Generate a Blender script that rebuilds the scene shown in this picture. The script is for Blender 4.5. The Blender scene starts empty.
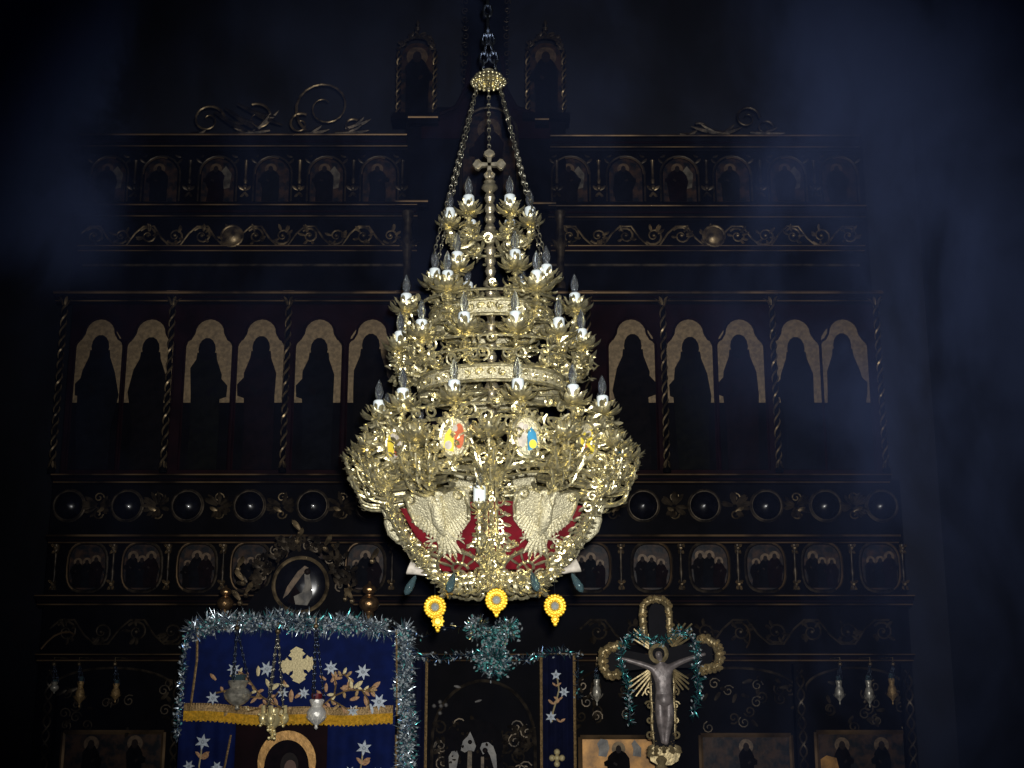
import bpy, math, random
from mathutils import Vector, Matrix
R_ = random.Random(7)
XA = Vector((1,0,0)); YF = Vector((0,-1,0))
PI = math.pi
C = bpy.context.scene.collection
sc = bpy.context.scene

# ------------------------------------------------------------------ camera geometry (1024x768)
CAM = Vector((0, 0, 1.6)); PITCH = math.radians(13); F = 1300.0
def at(px, py, Y):
    dx = (px-512)/F; u = (384-py)/F
    d = Vector((dx, math.cos(PITCH)-u*math.sin(PITCH), math.sin(PITCH)+u*math.cos(PITCH)))
    return CAM + d*(Y/d.y)
def zy(py, Y): return at(512, py, Y).z
def mpp(py, Y):                      # metres per pixel
    z = zy(py, Y)-CAM.z
    return (Y*math.cos(PITCH)+z*math.sin(PITCH))/F

# ------------------------------------------------------------------ materials
MATS = {}
def mat(name, col, rough=.5, metal=0.0, var=.35, scale=30, bump=0.0, trans=0.0, ior=1.45, spec=.5, col2=None, coat=0, sheen=0):
    if name in MATS: return MATS[name]
    m = bpy.data.materials.new(name); m.use_nodes = True
    nt = m.node_tree; b = nt.nodes['Principled BSDF']
    tc = nt.nodes.new('ShaderNodeTexCoord'); nz = nt.nodes.new('ShaderNodeTexNoise')
    nz.inputs['Scale'].default_value = scale; nz.inputs['Detail'].default_value = 4
    nt.links.new(tc.outputs['Object'], nz.inputs['Vector'])
    mx = nt.nodes.new('ShaderNodeMix'); mx.data_type = 'RGBA'
    c2 = col2 or tuple(c*(1-var) for c in col)
    mx.inputs[6].default_value = (*col, 1); mx.inputs[7].default_value = (*c2, 1)
    mr = nt.nodes.new('ShaderNodeMapRange'); mr.inputs[1].default_value = .38; mr.inputs[2].default_value = .62
    nt.links.new(nz.outputs['Fac'], mr.inputs[0]); nt.links.new(mr.outputs[0], mx.inputs[0])
    nt.links.new(mx.outputs[2], b.inputs['Base Color'])
    b.inputs['Roughness'].default_value = rough; b.inputs['Metallic'].default_value = metal
    b.inputs['IOR'].default_value = ior; b.inputs['Transmission Weight'].default_value = trans
    b.inputs['Specular IOR Level'].default_value = spec
    b.inputs['Coat Weight'].default_value = coat
    if sheen:
        b.inputs['Sheen Weight'].default_value = sheen
    if bump:
        bp = nt.nodes.new('ShaderNodeBump'); bp.inputs['Strength'].default_value = bump; bp.inputs['Distance'].default_value = .01
        nt.links.new(nz.outputs['Fac'], bp.inputs['Height']); nt.links.new(bp.outputs['Normal'], b.inputs['Normal'])
    MATS[name] = m
    return m
GOLD = mat('pale_gilt_brass', (.97,.88,.55), .30, .86, .5, 34, .4)
GOLDP = mat('hammered_pale_brass', (.74,.68,.46), .42, .5, .3, 110, 1)
GOLDD = mat('aged_brass', (.72,.64,.46), .35, .85, .4, 30, .3)
RED = mat('red_lining', (.17,.006,.015), .5, 0, .4, 12)
WHITE = mat('candle_white', (.82,.9,.93), .5, 0, .06, 20)
BULB = mat('clear_bulb_glass', (.80,.86,.92), .05, 0, .02, 5, trans=.95, ior=1.3)
CRYS = mat('dark_glass_drop', (.10,.17,.19), .05, 0, .1, 5, trans=.6, ior=1.5)
CHAINM = mat('brass_chain', (.62,.60,.52), .3, .95, .3, 40)
STEEL = mat('grey_steel_chain', (.30,.34,.42), .35, 1, .3, 40)
GILT = mat('tarnished_gilding', (.33,.24,.13), .38, .7, .8, 14, .4)
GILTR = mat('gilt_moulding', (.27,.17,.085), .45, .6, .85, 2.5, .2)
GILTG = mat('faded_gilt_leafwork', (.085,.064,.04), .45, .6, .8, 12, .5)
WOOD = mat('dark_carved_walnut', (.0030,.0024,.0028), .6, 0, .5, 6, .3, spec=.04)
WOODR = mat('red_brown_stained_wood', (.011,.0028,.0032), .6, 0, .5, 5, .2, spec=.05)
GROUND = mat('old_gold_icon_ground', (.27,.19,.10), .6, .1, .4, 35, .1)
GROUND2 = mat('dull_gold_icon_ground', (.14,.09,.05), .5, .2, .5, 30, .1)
ROBES = [mat('painted_robe_%s' % n, tuple(q*.6 for q in c), .7, 0, .5, 18, spec=.06) for n, c in (('umber', (.008,.006,.006)), ('slate', (.007,.0075,.010)), ('maroon', (.011,.005,.006)), ('olive', (.008,.008,.005)))]
FACE = mat('painted_face_umber', (.016,.010,.008), .6, 0, .4, 20, spec=.15)
PAINT = mat('mottled_old_painting', (.05,.027,.016), .45, 0, .5, 16, .2, col2=(.006,.007,.009), spec=.2)
PAINT2 = mat('mottled_pale_painting', (.15,.13,.10), .4, 0, .5, 14, .2, col2=(.03,.025,.02))
LENS = mat('domed_dark_glazed_icon', (.006,.006,.009), .25, 0, .5, 14, 0, coat=.2, spec=.4)
VELVET = mat('royal_blue_velvet', (.003,.010,.078), .85, 0, .35, 9, .1, spec=.15)
NAVY = mat('dark_navy_velvet', (.004,.006,.03), .85, 0, .35, 9, .1, spec=.15)
FRINGE = mat('yellow_gold_fringe', (.85,.50,.04), .5, .2, .35, 60, .8)
BRAID = mat('dull_gold_braid', (.42,.27,.11), .5, .4, .5, 80, .6)
EMBW = mat('silver_white_thread', (.50,.56,.62), .5, .1, .3, 70, .4)
EMBO = mat('apricot_thread', (.50,.27,.12), .5, .1, .4, 70, .4)
EMBG = mat('pale_gold_thread', (.72,.60,.32), .5, .2, .3, 90, .4)
TSIL = mat('silver_tinsel', (.58,.67,.74), .25, .75, .4, 60)
GLINT = mat('tinsel_glint_fleck', (.88,.97,1.0), .33, .6, .1, 60)  # near-white flecks: the sparkle of the tinsel put into the colour
GLINT2 = mat('teal_glint_fleck', (.30,.92,.88), .33, .6, .1, 60)  # same painted sparkle, tinted teal
TTEAL = mat('teal_tinsel', (.10,.46,.46), .25, .8, .4, 60)
TBLUE = mat('blue_grey_tinsel', (.10,.17,.30), .28, .8, .4, 60)
TGOLD = mat('gold_tinsel', (.8,.7,.35), .3, 1, .4, 60)
YEL = mat('bright_yellow_gilt', (1.0,.62,.04), .35, .35, .2, 60, .3)
YEL2 = mat('yellow_enamel', (.9,.72,.08), .35, 0, .15, 30)
BLU = mat('blue_enamel', (.05,.28,.48), .35, 0, .3, 30)
ORA = mat('red_orange_enamel', (.62,.16,.07), .35, 0, .3, 30)
PALE = mat('pale_enamel', (.62,.56,.48), .35, 0, .3, 40)
GREYG = mat('grey_glass_stone', (.35,.38,.36), .15, .3, .3, 30)
SILV = mat('worn_silver', (.62,.58,.48), .35, .5, .5, 30, .4)
SILVB = mat('bright_silver', (1,.97,.90), .4, .45, .1, 60, .6)
BRIGHTB = mat('bright_polished_brass', (1,.84,.42), .36, .5, .15, 40, .3, coat=.5)
CROSSG = mat('antique_gilt_cross', (.48,.38,.20), .45, .6, .4, 30, .5)
CROSSD = mat('dark_cross_wood', (.005,.004,.005), .5, 0, .4, 12, spec=.06)
BODY = mat('weathered_silvered_figure', (.26,.22,.21), .4, .2, .45, 22, .3)
ICONGOLD = mat('warm_gold_icon', (.55,.27,.06), .45, .2, .6, 9, .1)
PLASTER = mat('smoke_darkened_plaster', (.016,.017,.026), .85, 0, .5, 1.2, .3)
STONE = mat('worn_stone_floor', (.10,.09,.08), .6, 0, .4, 3, .1)

# ------------------------------------------------------------------ mesh builder
ORIG = {}
class MB:
    def __init__(s): s.v = []; s.f = []; s.m = []; s.ml = []
    def use(s, m):
        if m not in s.ml: s.ml.append(m)
        s.k = s.ml.index(m); return s
    def add(s, vs, fs):
        n = len(s.v); s.v += [tuple(v) for v in vs]
        for f in fs: s.f.append(tuple(n+i for i in f)); s.m.append(getattr(s, 'k', 0))
    def box(s, c, d, M=None):
        x, y, z = (q/2 for q in d); c = Vector(c)
        vs = [Vector((a*x, b*y, e*z)) for a in (-1, 1) for b in (-1, 1) for e in (-1, 1)]
        if M: vs = [M @ q for q in vs]
        s.add([c+q for q in vs], [(0,1,3,2),(4,6,7,5),(0,4,5,1),(2,3,7,6),(0,2,6,4),(1,5,7,3)])
    def tube(s, pts, r, n=6, closed=False):
        pts = [Vector(p) for p in pts]; N = len(pts)
        rs = r if isinstance(r, (list, tuple)) else [r]*N
        prev = None; vs = []
        for i, p in enumerate(pts):
            if closed: t = pts[(i+1) % N]-pts[i-1]
            else: t = pts[min(i+1, N-1)]-pts[max(i-1, 0)]
            if t.length < 1e-9: t = Vector((0,0,1))
            t.normalize()
            if prev is None:
                a = Vector((0,0,1)) if abs(t.z) < .9 else Vector((1,0,0))
                u = t.cross(a).normalized()
            else:
                u = prev-t*prev.dot(t)
                u = u.normalized() if u.length > 1e-6 else t.orthogonal().normalized()
            prev = u; w = t.cross(u)
            for k in range(n):
                a = 2*PI*k/n; vs.append(p+(u*math.cos(a)+w*math.sin(a))*rs[i])
        fs = []
        for i in range(N if closed else N-1):
            j = (i+1) % N
            for k in range(n): fs.append((i*n+k, i*n+(k+1) % n, j*n+(k+1) % n, j*n+k))
        if not closed: fs += [tuple(range(n))[::-1], tuple((N-1)*n+k for k in range(n))]
        s.add(vs, fs)
    def lathe(s, prof, c=(0,0,0), n=12, M=None):
        c = Vector(c); vs = []; 
        for r, z in prof:
            for k in range(n):
                a = 2*PI*k/n; q = Vector((max(r,1e-4)*math.cos(a), max(r,1e-4)*math.sin(a), z))
                vs.append(c+(M @ q if M else q))
        fs = []; L = len(prof)
        for i in range(L-1):
            for k in range(n): fs.append((i*n+k, i*n+(k+1) % n, (i+1)*n+(k+1) % n, (i+1)*n+k))
        fs += [tuple(range(n))[::-1], tuple((L-1)*n+k for k in range(n))]
        s.add(vs, fs)
    def ball(s, c, r, n=8, sz=1):
        s.lathe([(r*math.sin(PI*i/6), -r*sz*math.cos(PI*i/6)) for i in range(7)], c, n)
    def leaf(s, p, t, nr, L, W, curl=1.2, seg=5, thk=.18):
        p = Vector(p); t = Vector(t).normalized(); nr = Vector(nr); nr = nr-t*nr.dot(t)
        if nr.length < 1e-5: nr = t.orthogonal()
        nr.normalize(); b = t.cross(nr)
        vs = []; q = p.copy()
        for i in range(seg+1):
            f = i/seg; a = curl*f*f
            d = t*math.cos(a)+nr*math.sin(a); nn = nr*math.cos(a)-t*math.sin(a)
            w = W*(.35+1.1*f-1.4*f**3)*.5 if i < seg else W*.03
            w = max(w, W*.03)
            vs += [q+b*w, q+nn*w*thk*2, q-b*w, q-nn*w*thk*1.2]
            q = q+d*(L/seg)
        fs = []
        for i in range(seg):
            for k in range(4): fs.append((i*4+k, i*4+(k+1) % 4, i*4+4+(k+1) % 4, i*4+4+k))
        fs += [(3,2,1,0), tuple(seg*4+k for k in range(4))]
        s.add(vs, fs)
    def prism(s, pts, fn, d):
        """outline pts (a,b); fn(a,b,depth)->Vector; d thickness"""
        n = len(pts); vs = [fn(a, b, 0) for a, b in pts]+[fn(a, b, d) for a, b in pts]
        fs = [tuple(range(n)), tuple(range(n, 2*n))[::-1]]+[(i, n+i, n+(i+1) % n, (i+1) % n) for i in range(n)]
        s.add(vs, fs)
    def build(s, name, parent=None, smooth=True, autosm=True):
        o0 = ORIG.get(parent.name, Vector((0,0,0))) if parent else Vector((0,0,0))
        me = bpy.data.meshes.new(name)
        me.from_pydata([tuple(Vector(v)-o0) for v in s.v], [], s.f)
        for m in s.ml: me.materials.append(m)
        me.polygons.foreach_set('material_index', s.m)
        if smooth:
            me.polygons.foreach_set('use_smooth', [True]*len(s.f))
            me.update()
            try: me.set_sharp_from_angle(angle=math.radians(50))
            except Exception: pass
        me.update()
        o = bpy.data.objects.new(name, me); C.objects.link(o)
        if parent: o.parent = parent
        ORIG[o.name] = o0
        return o
def tag(o, label=None, cat=None, group=None, kind=None):
    if label: o['label'] = label
    if cat: o['category'] = cat
    if group: o['group'] = group
    if kind: o['kind'] = kind
    return o
def empty(name, loc, label, cat, group=None, rz=0):
    o = bpy.data.objects.new(name, None); C.objects.link(o); o.location = loc; o.rotation_euler.z = rz
    ORIG[o.name] = Vector(loc); o.empty_display_size = .1
    return tag(o, label, cat, group)
def solo(mb, name, label, cat, group=None, base=None):
    """a top-level thing of one mesh with its origin at its base"""
    o0 = Vector(base) if base is not None else Vector(((min(v[0] for v in mb.v)+max(v[0] for v in mb.v))/2, (min(v[1] for v in mb.v)+max(v[1] for v in mb.v))/2, min(v[2] for v in mb.v)))
    mb.v = [tuple(Vector(v)-o0) for v in mb.v]
    o = mb.build(name); o.location = o0; ORIG[o.name] = o0
    return tag(o, label, cat, group)
def copytree(o, parent, rz=None, loc=None):
    c = o.copy(); C.objects.link(c); c.parent = parent
    if rz is not None: c.rotation_euler = (0, 0, rz)
    if loc is not None: c.location = loc
    for ch in list(o.children):
        d = ch.copy(); C.objects.link(d); d.parent = c
        for g in ch.children:
            e = g.copy(); C.objects.link(e); e.parent = d
    return c
def spiral(c, a, b, r, turns, start=0, n=18, dirn=1):
    """points of an inward spiral in plane (a,b)"""
    c = Vector(c)
    return [c+(a*math.cos(start+dirn*2*PI*turns*i/n)+b*math.sin(start+dirn*2*PI*turns*i/n))*r*(1-.8*i/n) for i in range(n+1)]
def bez(p0, p1, p2, p3, n=10):
    p0, p1, p2, p3 = map(Vector, (p0, p1, p2, p3)); o = []
    for i in range(n+1):
        t = i/n; u = 1-t; o.append(p0*u**3+p1*3*u*u*t+p2*3*u*t*t+p3*t**3)
    return o
def chain(mb, p0, p1, L, r, w):
    """links of length L and width w between two points"""
    p0 = Vector(p0); p1 = Vector(p1); d = p1-p0; n = max(1, round(d.length/(L*.78))); t = d.normalized()
    a = t.cross(Vector((0,1,0))); a = a.normalized() if a.length > .01 else Vector((1,0,0)); b = t.cross(a)
    for i in range(n):
        c = p0+d*((i+.5)/n); s = a if i % 2 else b
        mb.tube([c+t*(math.cos(q*PI/4)*L/2)+s*(math.sin(q*PI/4)*w/2) for q in range(8)], r, 4, True)

# ================================================================== CHANDELIER
YC = 6.0
CX = at(494, 580, YC).x
ZB = zy(592, YC)
def Zf(y, r=0.0): return zy(y, YC-r)          # height whose front point (r in front of the axis) shows at image row y
def RP(px, y): return px*mpp(y, YC)
lamp = empty('chandelier', (CX, YC, ZB), 'huge tiered pale-gilt chandelier with many electric candles, hanging on long chains', 'chandelier')
lamp.rotation_euler.y = math.radians(-.8)
def cv(r, th, z): return Vector((CX+r*math.sin(th), YC-r*math.cos(th), z))
UP = Vector((0,0,1))

# central spine
mb = MB().use(GOLDD)
prof = []; z0 = Zf(590); z1 = Zf(185)
N = 330
for i in range(N+1):
    z = z0+(z1-z0)*i/N; prof.append((.013+.011*abs(math.sin(i*.35))+.004*abs(math.sin(i*1.1))+(.014*math.sin(PI*((i % 42)-30)/8) if 30 < i % 42 < 38 else 0), z))
mb.lathe(prof, (CX, YC, 0), 10); mb.build('spine_rod', lamp)
# finial cross at the top of the spine, with a bead
mb = MB().use(GOLDD)
cz = Zf(165); s = mpp(165, YC)
mb.lathe([(.012, cz-30*s), (.024, cz-26*s), (.012, cz-22*s), (.03, cz-18*s), (.014, cz-14*s), (.02, cz-9*s), (.01, cz-5*s)], (CX, YC, 0), 10)
for a in (0, PI/2, PI, -PI/2):
    t = Vector((math.sin(a), 0, math.cos(a))); side = Vector((math.cos(a), 0, -math.sin(a)))
    c0 = Vector((CX, YC, cz))
    L = 17*s
    mb.prism([(-.008, 0), (-.011, L*.45), (-.028, L*.62), (-.022, L*.8), (0, L*.98), (.022, L*.8), (.028, L*.62), (.011, L*.45), (.008, 0)],
             lambda p, q, d, t=t, side=side: c0+side*p+t*q+Vector((0, d-.012, 0)), .024)
    for k in (-1, 1): mb.leaf(c0+t*L*.45+YF*.01, t*.5+side*k*.8, t, L*.5, .022, 1.4)
mb.build('finial_cross', lamp)
# crown cap with beaded rim
mb = MB().use(GOLD)
zc = Zf(80); s = mpp(80, YC)
mb.lathe([(.004, zc+11*s), (.03, zc+10*s), (6*s, zc+8*s), (12*s, zc+4*s), (16*s, zc-1*s), (16.5*s, zc-3*s), (13*s, zc-4*s), (6*s, zc-1*s), (.01, zc)], (CX, YC, 0), 20)
for ring, (rr, zz, n, br) in enumerate(((16.5, -2.5, 22, .010), (12.5, 3, 18, .010), (12.8, -5, 16, .009), (8, -3, 12, .008))):
    for k in range(n): a = 2*PI*k/n; mb.ball(cv(rr*s, a, zc+zz*s), br, 6)
for k in range(8):
    a = 2*PI*k/8; o = cv(1, a, 0)-cv(0, a, 0)
    mb.leaf(cv(14*s, a, zc-2*s), o-UP*.5, UP, .026, .02, 1.8)
mb.build('crown_cap', lamp)
# chains between the crown and the second tier
for th in (-62, -115, 58, 118):
    a = math.radians(th); mb = MB().use(CHAINM)
    chain(mb, cv(.062, a, zc-5*s), cv(RP(62, 265), a, Zf(262)), .030, .0024, .015)
    for j in range(0, 22):
        p = cv(.062, a, zc-5*s).lerp(cv(RP(62, 265), a, Zf(262)), (j+.5)/22); mb.ball(p, .0060, 6)
    mb.build('chain', lamp)
mb = MB().use(CHAINM); chain(mb, (CX, YC, zc-4*s), (CX, YC, cz+18*mpp(165, YC)), .028, .003, .016); mb.build('chain', lamp)
mb = MB().use(STEEL)
ztop = 9.98
pj = (CX, YC, zc+.30)
chain(mb, (CX-.03, YC, zc+.05), pj, .07, .006, .04); chain(mb, (CX+.04, YC, zc+.05), pj, .07, .006, .04)
chain(mb, pj, (CX, YC, ztop), .07, .007, .042)
mb.build('suspension_chain', lamp)

# one candle cup, built at (r, z) on the front radius
def cup_mb(r, z, S=1.0, n1=8, n2=6, ph=0):
    mb = MB().use(GOLD); c = cv(r, 0, z)
    mb.lathe([(.008, -.045), (.014, -.04), (.01, -.03), (.032, -.012), (.036, 0), (.026, .006), (.005, .004)], c, 10)
    for k in range(n1):
        a = 2*PI*k/n1+ph; o = Vector((math.sin(a), -math.cos(a), 0))
        mb.leaf(c+o*.018*S-UP*.034, o*1.0+UP*.15, UP, .088*S, .050*S, 1.45, 6, .3)
        mb.leaf(c+o*.050*S+UP*.004, o*.35+UP*.9, o, .036*S, .022*S, 1.5, 3, .3)
    for k in range(n2):
        a = 2*PI*(k+.5)/n2+ph; o = Vector((math.sin(a), -math.cos(a), 0))
        mb.leaf(c+o*.022*S-UP*.015, UP*1+o*.35, o, .060*S, .036*S, 1.6, 5, .3)
        mb.leaf(c+o*.012*S-UP*.035, o*.8-UP*.5, UP, .045*S, .03*S, 1.6, 4, .3)
    return mb
def candle_parts(arm, r, z, h=.053):
    c = cv(r, 0, z); mb = MB().use(WHITE)
    mb.lathe([(.026, 0), (.027, .01), (.027, h-.006), (.022, h), (.012, h+.001), (.011, h-.004)], c, 12); mb.build('candle_sleeve', arm)
    mb = MB().use(BULB)
    mb.lathe([(.010, h), (.013, h+.008), (.019, h+.028), (.020, h+.042), (.016, h+.064), (.008, h+.085), (.001, h+.098)], c, 12); mb.build('bulb', arm)
def leafcloud(mb, pts, n, L, W, rnd, outward=None):
    for i in range(n):
        p = Vector(rnd.choice(pts)); d = Vector((rnd.uniform(-1,1), rnd.uniform(-1,.3), rnd.uniform(-.9,1)))
        if outward is not None: d = d*.8+outward*.6
        mb.leaf(p, d, Vector((rnd.uniform(-1,1), -rnd.random(), rnd.uniform(-.5,1))), L*rnd.uniform(.7,1.25), W*rnd.uniform(.7,1.2), rnd.uniform(.8,2.4))
XA = Vector((1,0,0)); YF = Vector((0,-1,0))
def make_arm(r, z, r0, drop, style, seed, S=1.0):
    rnd = random.Random(seed); mb = MB().use(GOLD)
    zc0 = z-.045
    main = bez(cv(r0, 0, zc0-drop*.35), cv(r0+(r-r0)*.35, 0, zc0-drop*1.1), cv(r+.02, 0, zc0-drop*.95), cv(r, 0, zc0), 12)
    mb.tube(main, [.011-.004*i/12 for i in range(13)], 6)
    mb.lathe([(.008, zc0-.002), (.02, zc0-.012), (.01, zc0-.022), (.016, zc0-.034), (.007, zc0-.045)], (CX, YC-r, 0), 8)
    # scroll spirals in the radial plane
    mid = main[5]; mb.tube(spiral(mid+UP*.035, YF, UP, .042*S, 1.3, -PI/2), [.008]*19, 5)
    mid2 = main[8]; mb.tube(spiral(mid2-YF*.03+UP*.01, YF, UP, .032*S, 1.2, 0, dirn=-1), .006, 5)
    mb.ball(mid+UP*.035, .011, 6)
    for i in range(2, 12, 2):
        for k in (-1, 1):
            mb.leaf(main[i], XA*k*1.0+UP*rnd.uniform(-.3,.5)+YF*rnd.uniform(-.2,.6), UP*rnd.choice((-1,1)), .062*S*rnd.uniform(.8,1.2), .030*S, rnd.uniform(1.0,2.2))
    # tangential side scrolls with leaf tips
    for k in (-1, 1):
        q = main[9]; cc = q+XA*k*.034-UP*.015
        mb.tube(spiral(cc, XA*-k, UP, .030*S, 1.25, 0), .0055, 5)
        mb.leaf(cc+UP*.02, XA*k+UP*.7, UP, .05*S, .028*S, 1.6)
    # hanging rosette
    for j, (dz, n, L) in enumerate(((-.06, 6, .048), (-.10, 5, .042), (-.15, 5, .038))[:3 if style else 1]):
        for q in range(n):
            a = 2*PI*q/n+j; o = Vector((math.sin(a), -math.cos(a), 0))
            mb.leaf(cv(r, 0, zc0+dz*.6), o*.8-UP*.45, UP, L*S, .03*S, 1.9)
    if style == 2:      # fountain of nested up-curving branches
        for j in range(4):
            zz = zc0-.045-.038*j; ro = r+.012-.016*j
            for k in (-1, 0, 1):
                zz += rnd.uniform(-.014, .014); w = Vector((.055*k+rnd.uniform(-.02, .02), 0, 0))
                path = bez(cv(r0+.02, 0, zz-.03), cv(r-.06, 0, zz-.075)+w*.4, cv(ro+.04, 0, zz-.06)+w, cv(ro+.035, 0, zz+.035)+w*1.35, 9)
                mb.tube(path, [.0085-.0004*i for i in range(10)], 5)
                e = path[-1]
                for m in (-1, 1):
                    mb.leaf(e, UP*.9+XA*m*.8+YF*.3, XA*m+YF*.4, .042, .026, 1.6)
                    for qq in (6, 8): mb.leaf(path[qq]+UP*rnd.uniform(-.01,.01), XA*m*rnd.uniform(.4,1)+UP*rnd.uniform(-.3,.9)+YF*.4, UP, .034, .020, rnd.uniform(.8,2.2), 4)
                mb.leaf(e, UP+YF*.6, YF, .05, .028, 1.8)
                mb.leaf(path[5], YF+XA*k-UP*.3, UP, .045, .026, 1.8)
    leafcloud(mb, main[4:], 26 if style else 8, .036*S, .022*S, rnd, YF)
    return mb
TIERS = [  # image row of the front cups, radius px, count, phase deg, style, scale, inner radius factor
    (206, 40, 6, 30, 0, .82, .3, .12), (262, 56, 6, 26, 1, .95, .25, .14), (282, 84, 6, 32, 1, 1.0, .45, .16),
    (326, 92, 12, 15, 1, 1.0, .50, .13), (394, 113, 12, 13, 1, 1.0, .52, .13), (430, 133, 12, 0, 2, 1.0, .62, .13)]
for ti, (y, rpx, n, ph, st, S, f0, drop) in enumerate(TIERS):
    r = RP(rpx, y); z = Zf(y, r*.9)
    a0 = make_arm(r, z, r*f0, drop, st, 10+ti, S).build('candle_arm', lamp)
    cup_mb(r, z, S, ph=ti*.3).build('leaf_cup', a0)
    if ti < 5: candle_parts(a0, r, z+.004)
    else:
        mb = MB().use(GOLD)
        for q in range(14): mb.leaf(cv(r, 0, z), Vector((math.sin(q*2.4)*.6, math.cos(q*2.4)*.6, 1)), Vector((math.sin(q*2.4), math.cos(q*2.4), 0)), .06, .028, 1.2, 5, .3)
        mb.build('leaf_bud', a0)
    for k in range(n):
        a = math.radians(ph+360*k/n)
        if k == 0: a0.rotation_euler.z = a; continue
        copytree(a0, lamp, rz=a)
rt0 = random.Random(2)
# candles in front of the basket ribs
r = RP(121, 500); z = Zf(503, r)
mb = MB().use(GOLD); mb.tube(bez(cv(r-.05, 0, z-.20), cv(r+.03, 0, z-.22), cv(r+.02, 0, z-.1), cv(r, 0, z-.01)), .009, 6)
for k in range(22): mb.leaf(cv(r+.01, 0, z-.03-.009*k), Vector((rt0.uniform(-1,1), -.5, rt0.uniform(-.6,.6))), UP, .042, .022, 1.6, 4, .3)
a0 = mb.build('candle_arm', lamp); cup_mb(r, z, .55, 6, 5).build('leaf_cup', a0); candle_parts(a0, r, z+.003, .07)
for k in range(2):
    a = math.radians(-5+180*k)
    if k == 0: a0.rotation_euler.z = a; continue
    copytree(a0, lamp, rz=a)

# openwork bands
for y, rpx, h in ((306, 60, 15), (372, 72, 15)):
    r = RP(rpx, y); z = Zf(y, r); hh = h*mpp(y, YC)/2
    mb = MB().use(GOLDP)
    N = 48; vs = []; 
    for k in range(N):
        a = 2*PI*k/N
        for (dr, dz) in ((0, -hh*.75), (0, hh*.75), (-.008, hh*.75), (-.008, -hh*.75)): vs.append(cv(r+dr, a, z+dz))
    fs = []
    for k in range(N):
        j = (k+1) % N
        for q in range(4): fs.append((k*4+q, k*4+(q+1) % 4, j*4+(q+1) % 4, j*4+q))
    mb.add(vs, fs); mb.use(GOLD)
    for dz in (-hh, hh): mb.tube([cv(r+.003, 2*PI*k/N, z+dz) for k in range(N)], .0085, 6, True)
    for k in range(40):
        a = 2*PI*k/40; mb.ball(cv(r+.005, a, z), .011 if k % 2 else .007, 6)
        t = Vector((math.cos(a), math.sin(a), 0)); o = cv(1, a, 0)-cv(0, a, 0)
        mb.tube(spiral(cv(r+.006, a, z), t, UP, hh*.62, .9, k*2.1, 8), .0045, 4)
    for k in range(12):
        a = 2*PI*k/12; mb.tube([cv(.02, a, z-.01), cv(r*.5, a, z-.03), cv(r, a, z-hh)], .006, 5)
    mb.build('openwork_band', lamp)
# gallery of leaf scrollwork filling between the tiers
rnd = random.Random(3)
for y, rpx, n, L in ((236, 34, 30, .038), (290, 76, 36, .04), (336, 95, 60, .042), (350, 98, 70, .042), (404, 116, 90, .042), (418, 124, 120, .042), (432, 129, 130, .04), (448, 129, 150, .042), (460, 124, 150, .04)):
    r = RP(rpx, y); z = Zf(y, r*.9); mb = MB().use(GOLD)
    for k in range(n):
        a = 2*PI*k/n+rnd.uniform(-.05,.05); o = Vector((math.sin(a), -math.cos(a), 0)); t = Vector((math.cos(a), math.sin(a), 0))
        c = cv(r+rnd.uniform(-.025,.02), a, z+rnd.uniform(-.04,.04))
        if k % 3 == 0: mb.tube(spiral(c, t*(1 if k % 2 else -1), UP+o*.3, rnd.uniform(.02,.036), 1.3, rnd.uniform(0,6), 12), .006, 5)
        mb.leaf(c, t*rnd.uniform(-1,1)+UP*rnd.uniform(-1,1)+o*.6, o, L*rnd.uniform(.7,1.2), .023, rnd.uniform(.8,2.2), 4, .3)
    mb.tube([cv(r-.015, 2*PI*k/36, z) for k in range(36)], .007, 5, True)
    mb.build('leaf_gallery', lamp)

# painted enamel medallions, twelve round the waist
PALS = [(ORA, PALE, YEL2), (PALE, YEL2, ORA), (YEL2, BLU, PALE), (ORA, YEL2, YEL2)]
ordr = {-1: 1, 0: 2, 1: 3, -2: 0}
y = 436; r = RP(126, y); zm = Zf(y, r)
sm = mpp(y, YC-r)
for k in range(-6, 6):
    a = math.radians(15+30*k); A, B, D = PALS[ordr.get(k, k % 4)]
    o = Vector((math.sin(a), -math.cos(a), 0)); t = Vector((math.cos(a), math.sin(a), 0)); c = cv(r, a, zm)
    mb = MB().use(GOLD)
    w, h = 15*sm, 21*sm
    mb.tube([c+t*math.cos(q*PI/10)*w+UP*math.sin(q*PI/10)*h for q in range(20)], .009, 6, True)
    for q in range(16):
        b = 2*PI*q/16; d = t*math.cos(b)+UP*math.sin(b)
        mb.leaf(c+t*math.cos(b)*w+UP*math.sin(b)*h, d+o*.5, o, .045, .024, 1.6)
    med = mb.build('medallion', lamp)
    mb = MB().use(GOLDP)
    f = lambda p, q, d, c=c, t=t, o=o: c+t*p+UP*q+o*(d-.006)
    el = lambda cx, cy, rx, ry, n=14: [(cx+rx*math.cos(2*PI*i/n), cy+ry*math.sin(2*PI*i/n)) for i in range(n)]
    mb.prism(el(0, 0, w*.97, h*.97, 20), f, .008)
    g = lambda p, q, d, f=f: f(p, q, d+.008)
    sx = -1 if k % 2 else 1
    mb.use(D); mb.prism(el(sx*-w*.35, h*.05, w*.34, h*.62), g, .005)
    mb.use(B); mb.prism([(sx*w*.05, -h*.7), (sx*w*.75, -h*.55), (sx*w*.62, h*.15), (sx*w*.3, h*.45), (sx*w*.02, h*.1)], g, .007)
    mb.use(A); mb.prism(el(sx*w*.38, -h*.38, w*.26, h*.22), g, .010)
    mb.use(PALE); mb.prism(el(sx*-w*.1, h*.42, w*.17, h*.16), g, .011)
    mb.build('painted_icon', med)

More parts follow.
